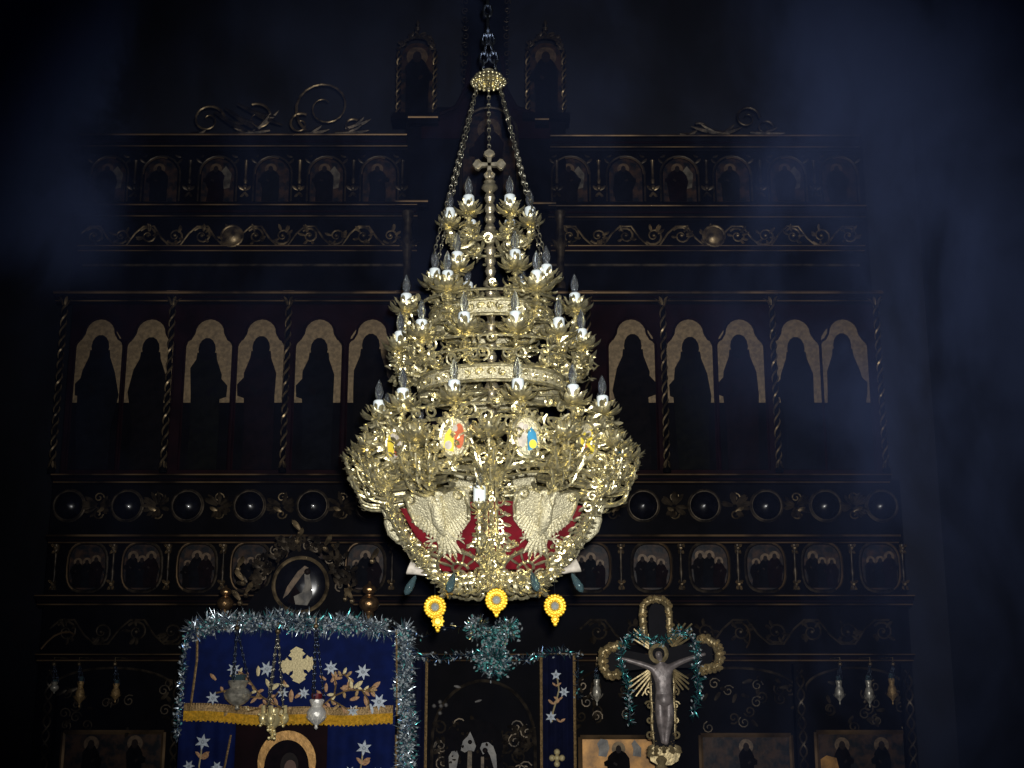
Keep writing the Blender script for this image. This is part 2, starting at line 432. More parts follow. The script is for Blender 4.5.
# hexagonal basket: profile (front row, radius px)
BP = [(466, 121), (500, 113), (530, 97), (552, 81), (570, 66), (582, 52)]
BPW = [(RP(rp, y), Zf(y, RP(rp, y)*.9)) for y, rp in BP]
def prof_at(v):
    x = v*(len(BPW)-1); i = min(int(x), len(BPW)-2); f = x-i
    return (BPW[i][0]*(1-f)+BPW[i+1][0]*f, BPW[i][1]*(1-f)+BPW[i+1][1]*f)
def FP(u, v, off=0.0):      # point on the face between ribs at 0 and 60 deg, u 0..1, v 0..1 downward
    r, z = prof_at(v); r += off
    return cv(r, 0, z).lerp(cv(r, PI/3, z), u)
fo = (FP(.5, .3, 1)-FP(.5, .3)).normalized()
# ribs
mb = MB().use(GOLD)
rib = [FP(0, i/24, .012) for i in range(25)]
mb.tube([p+XA*.022 for p in rib], .007, 5); mb.tube([p-XA*.022 for p in rib], .007, 5); mb.tube([FP(0, i/24, -.01) for i in range(25)], .012, 5)
for i in range(0, 24):
    mb.tube(spiral(rib[i]+YF*.004, (XA+YF*math.sin(i*1.9)*.8).normalized(), UP, .016, 1.1, i*2.4, 9), .0042, 5)
    for k in (-1, 1):
        mb.leaf(rib[i]+XA*k*.016, XA*k*.7+YF*.5-UP*.7*(-1)**i, YF, .034, .018, 1.7)
ribo = mb.build('basket_rib', lamp)
for k in range(1, 6): copytree(ribo, lamp, rz=k*PI/3)
# red lining
mb = MB().use(RED)
N = 6; rows = [.2, .42, .6, .78]; vs = []
for v in rows:
    for k in range(6):
        r, z = prof_at(v); vs.append(cv(r-.05, k*PI/3, z))
for v in rows:
    for k in range(6):
        r, z = prof_at(v); vs.append(cv(r-.06, k*PI/3, z))
fs = []
for b, s_ in ((0, 1), (24, -1)):
    for i in range(3):
        for k in range(6):
            q = (b+i*6+k, b+i*6+(k+1) % 6, b+i*6+6+(k+1) % 6, b+i*6+6+k); fs.append(q[::s_])
for i in (0, 3):
    for k in range(6): fs.append((i*6+k, i*6+(k+1) % 6, 24+i*6+(k+1) % 6, 24+i*6+k))
mb.add(vs, fs); mb.build('red_lining', lamp, smooth=False)
# double-headed eagle on each face
def eagle():
    mb = MB().use(GOLDP)
    W = (FP(1, .25)-FP(0, .25)).length
    T = (FP(1, .25)-FP(0, .25)).normalized()
    V = (FP(.5, .1)-FP(.5, .55)).normalized(); Nn = T.cross(V); 
    if Nn.dot(fo) < 0: Nn = -Nn
    o0 = FP(.5, .33, .012)
    H = (FP(.5, .02)-FP(.5, .62)).length
    def f(a, b, d): return o0+T*a*W*.80+V*(b*H*.80+.035)+Nn*d
    # wing plates
    for k in (-1, 1):
        out = [(0, -.2), (0, .26), (k*.08, .31), (k*.17, .33), (k*.26, .37), (k*.35, .37), (k*.40, .27), (k*.385, .08), (k*.34, -.12), (k*.24, -.24), (k*.10, -.30)]
        mb.prism(out, f, .012)
        mb.use(GOLDP)
        for i in range(9):      # feathers
            e = Vector((k*(.37-.037*i), .10-.052*i if i < 8 else -.3))
            p0 = f(k*(.05+.028*(8-i)), .02-.025*i, .014); p1 = f(e.x, e.y-.16, .016)
            mb.leaf(p0, p1-p0, Nn, (p1-p0).length*1.05, .030, .15, 5, .35)
        mb.use(GOLD)
        # scroll along the wing top
        mb.tube([f(k*(.03), .22, .015), f(k*.1, .31, .02), f(k*.2, .36, .02), f(k*.3, .37, .02), f(k*.37, .30, .02), f(k*.375, .1, .015), f(k*.33, -.1, .015)], .006, 5)
        mb.tube(spiral(f(k*.31, .28, .02), T*k, V, .032, 1.3, 0, 12), .006, 5)
        # neck and head
        mb.use(GOLDP)
        mb.tube([f(k*.01, .1, .016), f(k*.05, .20, .022), f(k*.045, .28, .024), f(k*.07, .34, .024), f(k*.10, .335, .024), f(k*.13, .30, .022)], [.026,.018,.014,.016,.010,.003], 7)
        # claws
        mb.tube([f(k*.03, -.2, .015), f(k*.10, -.34, .02), f(k*.17, -.36, .02)], [.016,.010,.006], 6)
        for q in range(3): mb.leaf(f(k*.16, -.36, .02), T*k+V*(q-1)*.8, Nn, .04, .012, .8)
    mb.tube([f(0, .24, .02), f(0, .12, .03), f(0, -.05, .035), f(0, -.22, .025), f(0, -.3, .015)], [.012,.026,.030,.020,.010], 9)
    for q in range(5):
        a = (q-2)*.3; mb.leaf(f(0, -.26, .015), -V+T*a, Nn, .12, .034, .2, 5, .3)
    mb.use(GOLD)
    # crown between the heads
    for q in range(5): mb.leaf(f((q-2)*.018, .40, .025), V+T*(q-2)*.3, Nn, .04, .016, .5)
    return mb
e0 = eagle().build('eagle_relief', lamp)
for k in range(1, 6): copytree(e0, lamp, rz=k*PI/3)
# arched rim with scrolls per face, lower fan windows, filigree
rnd = random.Random(21)
mb = MB().use(GOLD)
arc = [FP(.04+.92*i/16, .0+.05-.085*math.sin(PI*i/16)*.8, .02) for i in range(17)]
mb.tube(arc, .010, 6); mb.tube([p-UP*.03 for p in arc], .006, 5)
for i in range(1, 16):
    mb.leaf(arc[i], UP*(.5)+(arc[i]-arc[i-1]).normalized()*rnd.choice((-1, 1)), fo, .05, .026, 1.5)
    if i % 2: mb.leaf(arc[i], -UP+(arc[i]-arc[i-1]).normalized()*.6*rnd.choice((-1, 1)), fo, .045, .024, 1.6)
for k in (-1, 1):    # corner brackets
    for j in range(9):
        v = .08+.07*j; u = .5+k*(.44-.006*j)
        mb.tube(spiral(FP(u, v, .012), XA*k, UP, .024, 1.2, j, 10), .0055, 5)
        mb.leaf(FP(u-k*.03, v, .015), XA*-k-UP*.5, fo, .045, .022, 1.5)
rimo = mb.build('scroll_rim', lamp)
mb = MB().use(GOLD)
# fan window, centre (.5,.72)
cw = FP(.5, .78, .02); T = (FP(1, .7)-FP(0, .7)).normalized(); V = (FP(.5, .5)-FP(.5, .9)).normalized()
rw = .10
mb.tube([cw+T*math.cos(PI*i/12)*rw*1.15+V*math.sin(PI*i/12)*rw for i in range(13)], .009, 5)
mb.tube([cw+T*math.cos(PI*i/12)*rw*.4+V*math.sin(PI*i/12)*rw*.35 for i in range(13)], .007, 5)
for i in range(1, 6):
    a = PI*i/6; d = T*math.cos(a)*1.15+V*math.sin(a); mb.leaf(cw+d*rw*.35, d, fo, rw*.75, .018, .1, 4, .4)
for i in range(13):
    a = PI*i/12; d = T*math.cos(a)*1.15+V*math.sin(a); mb.leaf(cw+d*rw, d+fo*.5, fo, .045, .026, 1.6)
for i in range(240):
    u = rnd.uniform(.03, .97); v = rnd.uniform(.46, 1.0)
    p = FP(u, v, .01); q = p-cw
    if abs(q.dot(T)) < rw*1.15 and -.03 < q.dot(V) < rw*1.0: continue
    if v < .56 and abs(u-.5) < .3 and rnd.random() < .7: continue
    if i % 3 == 0: mb.tube(spiral(p, T*rnd.choice((-1,1)), V, rnd.uniform(.016,.028), 1.2, rnd.uniform(0,6), 10), .0055, 5)
    mb.leaf(p, T*rnd.uniform(-1,1)+V*rnd.uniform(-1,.6)+fo*.4, fo, rnd.uniform(.030,.045), .020, rnd.uniform(.8,2))
filo = mb.build('filigree_panel', lamp)
# bottom scallop: hanging loops
mb = MB().use(GOLD)
for j in range(4):
    u = (j+.5)/4; drop = .004+.03*math.sin(PI*u)
    mb.tube([FP(u, 1, .0)+T*math.cos(q*PI/5)*.03+UP*(math.sin(q*PI/5)*.03-drop*.7) for q in range(10)], .0075, 5, True)
    mb.tube([FP(u, 1, .01)+T*math.cos(q*PI/5)*.015+UP*(math.sin(q*PI/5)*.015-drop*.7) for q in range(10)], .006, 5, True)
    for q in range(5): mb.leaf(FP(u, 1, .01)+UP*(-drop), T*rnd.uniform(-1,1)-UP*.5+fo*.5, fo, .045, .024, 1.6)
bot = mb.build('scalloped_fringe', lamp)
for k in range(1, 6):
    for o in (rimo, filo, bot): copytree(o, lamp, rz=k*PI/3)
# bottom boss
mb = MB().use(GOLD); zz = Zf(564, RP(40, 590))
mb.lathe([(RP(46, 590), zz+.03), (RP(34, 590), zz+.005), (RP(18, 590), zz-.01), (.03, zz-.02), (.015, zz-.03), (.002, zz-.04)], (CX, YC, 0), 24)
for k in range(24): a = 2*PI*k/24; mb.leaf(cv(RP(22, 590), a, zz-.005), cv(1, a, 0)-cv(0, a, 0)-UP*.3, UP, .045, .025, 1.4)
mb.build('bottom_boss', lamp)
# outward cones with glass drops
r = RP(80, 572); zc1 = Zf(570)
d = Vector((0, -.85, .35)).normalized(); Mr = d.to_track_quat('Z', 'Y').to_matrix()
mb = MB().use(PALE)
mb.lathe([(.006, -.04), (.012, -.03), (.018, 0), (.034, .045), (.031, .047), (.012, .01)], cv(r-.02, 0, zc1), 12, Mr)
mb.use(GOLD); mb.tube([cv(r-.14, 0, zc1+.02), cv(r-.08, 0, zc1-.02), cv(r-.03, 0, zc1-.01)], .008, 5)
cone0 = mb.build('lamp_cone', lamp)
mb = MB().use(CRYS); d2 = Vector((0, -.5, -.9)).normalized(); M2 = d2.to_track_quat('Z', 'Y').to_matrix()
mb.lathe([(.002, 0), (.010, .012), (.018, .045), (.020, .07), (.014, .09), (.002, .10)], cv(r-.01, 0, zc1-.02), 8, M2)
mb.build('glass_drop', cone0)
mb = MB().use(GOLD); mb.tube([cv(r-.10, 0, zc1+.01), cv(r-.05, 0, zc1-.025), cv(r-.03, 0, zc1-.03)], .007, 5)
hk0 = mb.build('drop_hook', lamp); mb = MB().use(CRYS); mb.lathe([(.002, 0), (.010, .012), (.018, .045), (.020, .07), (.014, .09), (.002, .10)], cv(r-.03, 0, zc1-.035), 8, M2); mb.build('glass_drop', hk0)
for k in range(6):
    a = math.radians(30+60*k)
    if k == 0: hk0.rotation_euler.z = a
    elif k == 1: cone0.rotation_euler.z = a
    elif k == 5: copytree(hk0, lamp, rz=a)
    else: copytree(cone0, lamp, rz=a)

# hanging yellow medallions
def yellow_medal(px, py, extra, label, th, hang):
    Y = YC-.28*math.cos(math.radians(th)); c = at(px, py, Y); s = mpp(py, Y)
    o = empty('pendant_medallion', (c.x, c.y, c.z-12*s), label, 'pendant', 'yellow medallions under the chandelier')
    mb = MB().use(YEL)
    Mx = Matrix.Rotation(PI/2, 3, 'X')
    mb.lathe([(4*s, -.004), (4.2*s, .004), (5.5*s, .010), (7*s, .008), (9*s, .012), (9.8*s, .004), (9.6*s, -.006), (4*s, -.008)], c, 28, Mx)
    for k in range(20):
        a = 2*PI*k/20; mb.ball(c+Vector((math.cos(a)*9.6*s, -.004, math.sin(a)*10.2*s)), .0085, 6)
    for k in range(14):
        a = 2*PI*k/14; mb.ball(c+Vector((math.cos(a)*6*s, -.010, math.sin(a)*6*s)), .006, 6)
    mb.build('frame', o)
    mb = MB().use(GREYG); mb.lathe([(.0, -.006), (4.3*s, -.006), (4.2*s, .002), (3*s, .009), (.0, .012)], c, 16, Mx); mb.build('centre_stone', o)
    mb = MB().use(YEL)
    ex, ey, er = extra
    e = c+Vector((ex*s, 0, -ey*s))
    mb.lathe([(er*.5*s, -.004), (er*.7*s, .008), (er*s, .006), (er*1.05*s, -.004), (er*.5*s, -.006)], e, 18, Mx)
    for k in range(10): a = 2*PI*k/10; mb.ball(e+Vector((math.cos(a)*er*s, 0, math.sin(a)*er*1.2*s)), .006, 6)
    mb.ball(e+Vector((0, 0, -er*1.6*s)), .010, 6)
    mb.build('drop', o)
    mb = MB().use(STEEL); mb.tube([c+UP*10*s, Vector(hang)], .0016, 4); mb.build('thread', o)
yellow_medal(435, 607, (3, 14, 5.5), 'yellow gilt beaded medallion with an oval drop, leftmost of three under the chandelier', 90, cv(RP(60, 580), -PI/2, Zf(572)))
yellow_medal(496.5, 600, (0, 10, 3), 'yellow gilt beaded medallion hanging in the middle, directly above the green tinsel ball', 0, cv(RP(52, 585), 0, Zf(582, .2)))
yellow_medal(555, 606, (0, 13, 3), 'yellow gilt beaded medallion with pointed tip, rightmost of three under the chandelier', 90, cv(RP(60, 580), PI/2, Zf(572)))

# ================================================================== ICONOSTASIS (screen of icons), front plane Y = 11
YI = 11.0
def I(px, py, dy=0.0): return at(px, py, YI-dy)
def SI(py): return mpp(py, YI)
XL = I(47, 560).x; XR = I(905, 560).x; XL2 = I(75, 230).x; XR2 = I(868, 230).x
ico = empty('iconostasis', ((XL+XR)/2, YI, 0), 'tall dark carved wooden screen with gilded cornices carrying all the rows of icons', 'icon screen')
mb = MB().use(WOOD)
def slab(mb, x0, x1, y0, y1, front, depth):
    """board between image rows y0 (top) and y1 (bottom)"""
    z1 = I(512, y0).z if y0 is not None else 0; z0 = I(512, y1).z if y1 is not None else 0
    mb.box(((x0+x1)/2, YI-front+depth/2, (z0+z1)/2), (x1-x0, depth, z1-z0))
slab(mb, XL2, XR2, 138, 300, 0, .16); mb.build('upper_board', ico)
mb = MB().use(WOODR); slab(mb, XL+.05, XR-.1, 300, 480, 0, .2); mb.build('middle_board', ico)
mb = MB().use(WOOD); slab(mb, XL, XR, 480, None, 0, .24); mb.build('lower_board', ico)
def cornice(x0, x1, py, h, proj, line='GILTR', name='cornice', lineh=2.2):
    zt = I(512, py).z; s = SI(py)
    mb = MB().use(WOOD)
    H = h*s
    prof = [(0, 0), (proj, 0), (proj, -H*.18), (proj*.8, -H*.22), (proj*.75, -H*.45), (proj*.5, -H*.55), (proj*.45, -H*.8), (proj*.2, -H*.86), (proj*.15, -H), (0, -H)]
    mb.prism(prof, lambda a, b, d: Vector((x0+d, YI-.005-a, zt+b)), x1-x0)
    mb.use(WOODR); mb.box(((x0+x1)/2, YI-.01-proj*.6, zt-H*.5), (x1-x0-.02, .02, H*.16))
    mb.use(GILTR); mb.tube([(x0, YI-.005-proj, zt-lineh*s*.5), (x1, YI-.005-proj, zt-lineh*s*.5)], lineh*s*.5, 6)
    mb.tube([(x0, YI-.005-proj*.47, zt-H*.8), (x1, YI-.005-proj*.47, zt-H*.8)], .006, 5)
    return mb.build(name, ico)
# upper cornices are broken by the middle bay
xm0 = I(408, 150).x; xm1 = I(550, 150).x
cornice(XL2, xm0, 140, 12, .14); cornice(xm1, XR2-.05, 141, 12, .14)
cornice(XL2, xm0+.1, 208, 13, .10, lineh=1.6); cornice(xm1-.02, XR2-.03, 209, 13, .10, lineh=1.6)
cornice(XL2+.05, xm0+.1, 247, 6, .05, lineh=1.2); cornice(xm1, XR2-.05, 247, 6, .05, lineh=1.2)
cornice(XL2-.1, XR2+.06, 295, 10, .12, lineh=3.0)
cornice(XL+.02, XR-.1, 476, 9, .12, lineh=1.5)
cornice(XL+.02, XR-.06, 536, 9, .12, lineh=2.2)
cornice(XL-.03, XR+.02, 596, 11, .14, lineh=1.2)
cornice(XL, XR, 654, 8, .10, lineh=1.2)
# dark rail between upper friezes
mb = MB().use(GILTG); 
for x0, x1 in ((XL2+.1, xm0), (xm1, XR2-.1)): mb.box(((x0+x1)/2, YI-.02, I(0, 266).z), (x1-x0, .02, .02))
mb.build('rail', ico)

def vine(mb, x0, x1, z, h, dy, pitch, rnd, leaves=5):
    """running scroll: alternating spirals with leaves"""
    X = Vector((1,0,0)); n = max(1, round((x1-x0)/pitch)); p = (x1-x0)/n
    base = []
    for i in range(n):
        c = Vector((x0+(i+.5)*p, YI-dy, z)); k = 1 if i % 2 else -1
        mb.tube(spiral(c, X, UP*k, h*.42*rnd.uniform(.85,1.05), 1.4, -PI*.8, 16), [.011-.0004*q for q in range(17)], 5)
        base += [c+Vector((-p/2, 0, -k*h*.1)), c+Vector((-p*.2, 0, -k*h*.42)), c+Vector((p*.2, 0, -k*h*.42))]
        mb.ball(c+YF*.01, .016, 6)
        for q in range(leaves):
            a = rnd.uniform(0, 2*PI); d = X*math.cos(a)+UP*math.sin(a)
            mb.leaf(c+d*h*.2, d+YF*.4, YF, h*.36, h*.17, 1.3, 4, .3)
    mb.tube(base, .009, 5)
rnd = random.Random(5)
def carve(name, x0, x1, py, hpx, pitchpx, m=GILTG, dy=.03, leaves=5):
    mb = MB().use(m); vine(mb, x0, x1, I(0, py).z, hpx*SI(py), dy, pitchpx*SI(py), rnd, leaves); return mb.build(name, ico)
for x0, x1 in ((I(82, 237).x, xm0-.02), (I(556, 237).x, I(862, 237).x)): carve('scroll_frieze', x0, x1, 237, 24, 27, GILT)
for x0, x1 in ((I(50, 635).x, I(400, 635).x), (I(580, 635).x, I(900, 635).x)): carve('scroll_frieze', x0, x1, 632, 28, 34, GILTG)
# round boss in the upper frieze on either side
mb = MB().use(GILT)
for px in (232, 714):
    c = I(px, 236, .05); mb.tube([c+Vector((math.cos(q*PI/10), 0, math.sin(q*PI/10)))*.095 for q in range(20)], .012, 6, True)
    mb.lathe([(0, 0), (.09, 0), (.07, .025), (.0, .03)], c, 18, Matrix.Rotation(PI/2, 3, 'X'))
    mb.build('frieze_roundel', ico); mb = MB().use(GILT)

def circ(c, r, n=24, sx=1, sz=1): return [c+Vector((math.cos(2*PI*q/n)*r*sx, 0, math.sin(2*PI*q/n)*r*sz)) for q in range(n)]
def arch_outline(w, h, top=None, n=10):      # straight sides, round head
    top = top or w/2
    return [(-w/2, 0), (w/2, 0)]+[(w/2*math.cos(PI*i/n), h-top+top*math.sin(PI*i/n)) for i in range(n+1)]
def oval_outline(w, h, n=22): return [(w/2*math.cos(2*PI*i/n), h/2+h/2*math.sin(2*PI*i/n)) for i in range(n)]
def figure(mb, c, h, rnd, robe, halo, face, w=.36, z=.004):
    """a standing painted half or full figure: halo, robe, head, arms"""
    sw = h*w; f = lambda a, b, d: c+Vector((a, -d, b))
    hd = h*.085
    mb.use(halo); mb.prism([(hd*1.75*math.cos(2*PI*i/16), h-hd*1.5+hd*1.75*math.sin(2*PI*i/16)) for i in range(16)], f, z)
    mb.use(robe); k = rnd.choice((-1, 1)); e = rnd.uniform(.75, 1.25); e2 = rnd.uniform(.8, 1.2); sh = rnd.uniform(-.02, .03)*h
    out = [(-sw*.42, 0), (-sw*.45*e, h*.3), (-sw*.5*e2, h*.55), (-sw*.46, h*.70+sh), (-sw*.30, h*.79), (-hd*.8, h*.84), (hd*.8, h*.84), (sw*.30, h*.79), (sw*.46, h*.68), (sw*.52*e, h*.52), (sw*.45, h*.3), (sw*.44, 0)]
    mb.prism(out, f, z*2)
    mb.prism([(k*sw*.42, h*.66), (k*sw*.64, h*.60), (k*sw*.62, h*.52), (k*sw*.40, h*.50)][::k], f, z*2.2)
    mb.use(face); mb.prism([(hd*.72*math.cos(2*PI*i/14), h-hd*1.6+hd*math.sin(2*PI*i/14)) for i in range(14)], f, z*3)
    mb.prism([(k*sw*.05, h*.56), (k*sw*.2, h*.60), (k*sw*.24, h*.56), (k*sw*.1, h*.52)][::k], f, z*3)

ORD = ['leftmost', 'second from left', 'third from left', 'fourth from left', 'fifth from left', 'sixth from left']
ORR = ['sixth from right', 'fifth from right', 'fourth from right', 'third from right', 'second from right', 'rightmost']
# --- row A: small arched icons under the top cornice
RA = [108, 160, 217, 272, 326, 379]; RAr = [571, 626, 680, 733, 788, 840]
def place(i, left): return ORD[i] if left else ORR[i]
for left, xs in ((True, RA), (False, RAr)):
    for i, px in enumerate(xs):
        c = I(px, 202, .0); s = SI(180); w, h = 38*s, 48*s
        side = 'left' if left else 'right'
        o = empty('arched_icon', c, f'small arched icon under the top cornice, {place(i, left)} in the {side} half', 'icon', 'small arched icons of the top row')
        f = lambda a, b, d: c+Vector((a, -d-.002, b))
        mb = MB().use(PAINT); mb.prism(arch_outline(w*.86, h*.94), f, .014)
        rnd2 = random.Random(i*7+left)
        mb.use(PAINT2 if i % 2 == 0 else PAINT); mb.prism([(w*.05, h*.25), (w*.32, h*.3), (w*.36, h*.6), (w*.2, h*.78), (w*.02, h*.6)], f, .017)
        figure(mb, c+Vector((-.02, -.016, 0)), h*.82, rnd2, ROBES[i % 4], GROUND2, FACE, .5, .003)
        mb.build('painting', o)
        mb = MB().use(GILTG)
        mb.tube([f(a, b, .02) for a, b in arch_outline(w, h)[1:]+[(-w/2, 0)]], .009, 6)
        for k in (-1, 1):
            mb.leaf(f(k*w*.42, h*.84, .02), Vector((k, -.3, .6)), YF, .07, .035, 1.4); mb.leaf(f(k*w*.5, h*.98, .02), Vector((-k, -.3, .1)), YF, .06, .03, 1.4)
        mb.use(GILTR); pa = arch_outline(w*.93, h*.96); mb.tube([f(a, b, .024) for a, b in pa[2 + (0 if not left else 4):(9 if not left else 13)]], .006, 5)
        mb.build('frame', o)
# cherub-like ornaments between them
for k, px in enumerate([134, 189, 245, 299, 353, 402, 557, 599, 653, 707, 761, 815]):
    c = I(px, 190, .03); mb = MB().use(GILT if px in (245, 299, 599, 653) else GILTG)
    mb.ball(c+UP*.02, .024, 8, 1.2)
    for q in (-1, 1):
        mb.leaf(c, Vector((q, -.2, .5)), YF, .075, .04, 1.2); mb.leaf(c-UP*.02, Vector((q*.6, -.2, -1)), YF, .08, .035, 1.3)
    mb.lathe([(.012, .06), (.018, .09), (.010, .12), (.014, .26), (.022, .28)], c, 8)
    mb.build('carved_ornament', ico)

# --- row B: tall icons of standing saints with twisted columns between
def trefoil(w, h):
    o = [(-w/2, 0), (w/2, 0), (w/2, h*.66)]
    for i in range(1, 5): a = PI*.5*i/5; o.append((w/2-w*.16*(1-math.cos(a)), h*.66+h*.09*math.sin(a)))
    r = w*.32
    for i in range(11): a = PI*i/10; o.append((r*math.cos(a), h-r*1.05+r*1.05*math.sin(a)))
    for i in range(4, 0, -1): a = PI*.5*i/5; o.append((-w/2+w*.16*(1-math.cos(a)), h*.66+h*.09*math.sin(a)))
    o.append((-w/2, h*.66)); return o
TB = [(91, 0), (143, 0), (203, 0), (256, 0), (315, 0), (369, 0)]; TBr = [634, 693, 745, 802, 851]
pl = ['leftmost', 'second from left', 'third from left', 'fourth from left', 'fifth from left', 'sixth from left, beside the chandelier']
pr = ['fifth from right, beside the chandelier', 'fourth from right', 'third from right', 'second from right', 'rightmost, nearly lost in the haze']
tops = [322, 321, 320, 320, 320, 320]; 
for left, xs in ((True, [t[0] for t in TB]), (False, TBr)):
    for i, px in enumerate(xs):
        s = SI(400); w = 46*s; dark = 'dim ' if (left and i < 2) or (not left and i > 1) else ''
        c = I(px, 470, 0); zg = I(px, 403).z; zt = I(px, 320).z
        lab = f'tall {dark}gold-ground icon of a standing saint, {(pl if left else pr)[i]}'
        o = empty('saint_icon', c, lab, 'icon', 'tall icons of standing saints')
        f = lambda a, b, d: Vector((c.x+a, YI-.003-d, b))
        mb = MB().use(WOOD); mb.prism([(-w/2, c.z), (w/2, c.z), (w/2, zg), (-w/2, zg)], f, .012); mb.build('lower_panel', o)
        mb = MB().use(GROUND); hh = zt-zg
        mb.prism([(a, b+zg) for a, b in trefoil(w, hh)], f, .012); mb.build('gold_ground', o)
        mb = MB(); rnd2 = random.Random(i*13+left*5)
        H = (zt-c.z)*rnd2.uniform(.92, .955)
        figure(mb, Vector((c.x+rnd2.uniform(-.02, .02), YI-.015, c.z)), H, rnd2, ROBES[(i*3+left) % 4], GROUND, ROBES[0], .245, .0035)
        mb.build('painted_saint', o)
        mb = MB().use(WOODR); mb.tube([f(a, b+zg, .012) for a, b in trefoil(w*1.06, hh*1.02)[1:]+[(-w*.53, 0)]], .012, 6)
        mb.tube([f(-w*.53, zg, .012), f(-w*.53, c.z, .012)], .010, 5); mb.tube([f(w*.53, zg, .012), f(w*.53, c.z, .012)], .010, 5)
        mb.build('frame', o)
for px in (61, 170, 287, 400, 588, 664, 774, 879):
    z0 = I(px, 474).z; z1 = I(px, 297).z; x = I(px, 390).x; y = YI-.07; H = z1-z0
    mb = MB().use(WOOD); mb.lathe([(.034, z0), (.034, z0+.03), (.02, z0+.05), (.02, z1-.08), (.034, z1-.03), (.04, z1)], (x, y, 0), 10)
    mb.use(GILT)
    for ph in (0, PI):
        n = 110; mb.tube([(x+.022*math.cos(ph+q*.42), y+.022*math.sin(ph+q*.42), z0+.06+(H-.16)*q/n) for q in range(n+1)], .0095, 4)
    for q in range(6):
        a = q*PI/3; o = Vector((math.cos(a), math.sin(a), 0)); mb.leaf(Vector((x, y, z1-.10))+o*.02, UP+o*.4, o, .09, .04, 1.4, 4)
        mb.leaf(Vector((x, y, z0+.10))+o*.02, -UP+o*.2, o, .07, .03, .6, 4)
    mb.use(GILTR); mb.box((x, y, z1+.01), (.10, .09, .03)); mb.build('twisted_column', ico)

# --- row C: round domed icons in a carved frieze
RC = [70, 128, 188, 250, 313, 371]; RCr = [643, 704, 766, 825, 881]
plc = ORD; prc = ['fifth from right, beside the chandelier', 'fourth from right', 'third from right', 'second from right', 'rightmost']
for left, xs in ((True, RC), (False, RCr)):
    for i, px in enumerate(xs):
        c = I(px, 506, .0); r = 15.5*SI(506)
        o = empty('round_icon', c-UP*r, f'round domed dark icon in the roundel row, {(plc if left else prc)[i]}' + (' on the left side' if left else ''), 'icon', 'round domed icons in the frieze')
        mb = MB().use(LENS); mb.lathe([(0, .0), (r*.95, .0), (r*.9, .03), (r*.7, .065), (r*.4, .09), (0, .10)], c, 28, Matrix.Rotation(PI/2, 3, 'X')); mb.build('domed_picture', o)
        mb = MB().use(GILTG); mb.tube(circ(c+YF*.02, r, 30), .013, 6, True); mb.tube(circ(c+YF*.032, r*.93, 30), .005, 5, True); mb.build('frame', o)
rnd = random.Random(9)
for px in (99, 158, 219, 282, 342, 398, 612, 674, 735, 796, 853):
    mb = MB().use(GILTG); c = I(px, 506, .02)
    for q in range(14):
        a = rnd.uniform(0, 2*PI); d = Vector((math.cos(a), -.3, math.sin(a)*.7)); mb.leaf(c+d*.02, d, YF, .13, .05, 1.2, 4, .3)
    mb.use(GILT); mb.leaf(c+Vector((.0, -.02, -.05)), Vector((rnd.choice((-1,1)), -.3, .5)), YF, .09, .045, 1.4)
    for k in (-1, 1): mb.tube(spiral(c+Vector((0, -.01, k*.07)), XA, UP*k, .045, 1.2, 0, 12), .007, 5)
    mb.build('carved_ornament', ico)

# --- row D: oval framed icons
RD = [86, 141, 196, 250, 305, 365, 405]; RDr = [591, 652, 710, 766, 823, 881]
labD = [f'oval gilt-framed dark icon in the oval row, {p}' for p in ('leftmost', 'second from left', 'third from left', 'fourth from left, above the blue drape corner', 'fifth from left, behind the round crest icon', 'sixth from left, behind the brass knob', 'seventh from left, under the chandelier edge')]
labDr = [f'oval gilt-framed dark icon in the oval row, {p}' for p in ('sixth from right, beside the chandelier', 'fifth from right, above the gilt crucifix', 'fourth from right', 'third from right', 'second from right', 'rightmost')]
for left, xs, lb in ((True, RD, labD), (False, RDr, labDr)):
    for i, px in enumerate(xs):
        if left and i == 6: continue
        s = SI(568); w, h = 40*s, 49*s; c = I(px, 592, 0)
        o = empty('oval_icon', c, lb[i], 'icon', 'oval framed icons of the lower row')
        f = lambda a, b, d: c+Vector((a, -d-.002, b))
        out = [(math.copysign(abs(math.cos(2*PI*q/24))**.7, math.cos(2*PI*q/24))*w/2, h/2+math.copysign(abs(math.sin(2*PI*q/24))**.7, math.sin(2*PI*q/24))*h/2) for q in range(24)]
        mb = MB().use(PAINT); mb.prism([(a*.9, h/2+(b-h/2)*.92) for a, b in out], f, .02)
        rnd2 = random.Random(i*3+left+50)
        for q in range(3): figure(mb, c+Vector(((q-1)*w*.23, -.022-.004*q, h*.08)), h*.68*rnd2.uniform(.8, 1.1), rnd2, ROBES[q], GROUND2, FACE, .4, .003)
        mb.build('painting', o)
        mb = MB().use(GILTG); mb.tube([f(a, b, .02) for a, b in out], .013, 6, True)
        mb.use(GILTR); seg = range(7, 17) if left else [q % 24 for q in range(-4, 6)]
        mb.tube([f(out[q][0]*.97, out[q][1], .034) for q in seg], .007, 5)
        mb.build('frame', o)
rnd = random.Random(11)
for px in (55, 113, 168, 223, 278, 335, 392, 621, 681, 738, 795, 852, 903):
    mb = MB().use(GILTG); c = I(px, 566, .03)
    mb.lathe([(.03, -.20), (.02, -.17), (.012, -.1), (.02, -.05), (.012, 0), (.012, .1), (.028, .14), (.03, .18)], c, 8)
    mb.use(GILT)
    for z in (-.15, .15):
        for q in range(4): a = q*PI/2+PI/4; mb.leaf(c+UP*z, Vector((math.cos(a)*.6, -.5, math.sin(a)-.3)), YF, .075, .035, 1.3, 4)
        mb.ball(c+UP*z+YF*.02, .018, 6)
    mb.build('carved_ornament', ico)

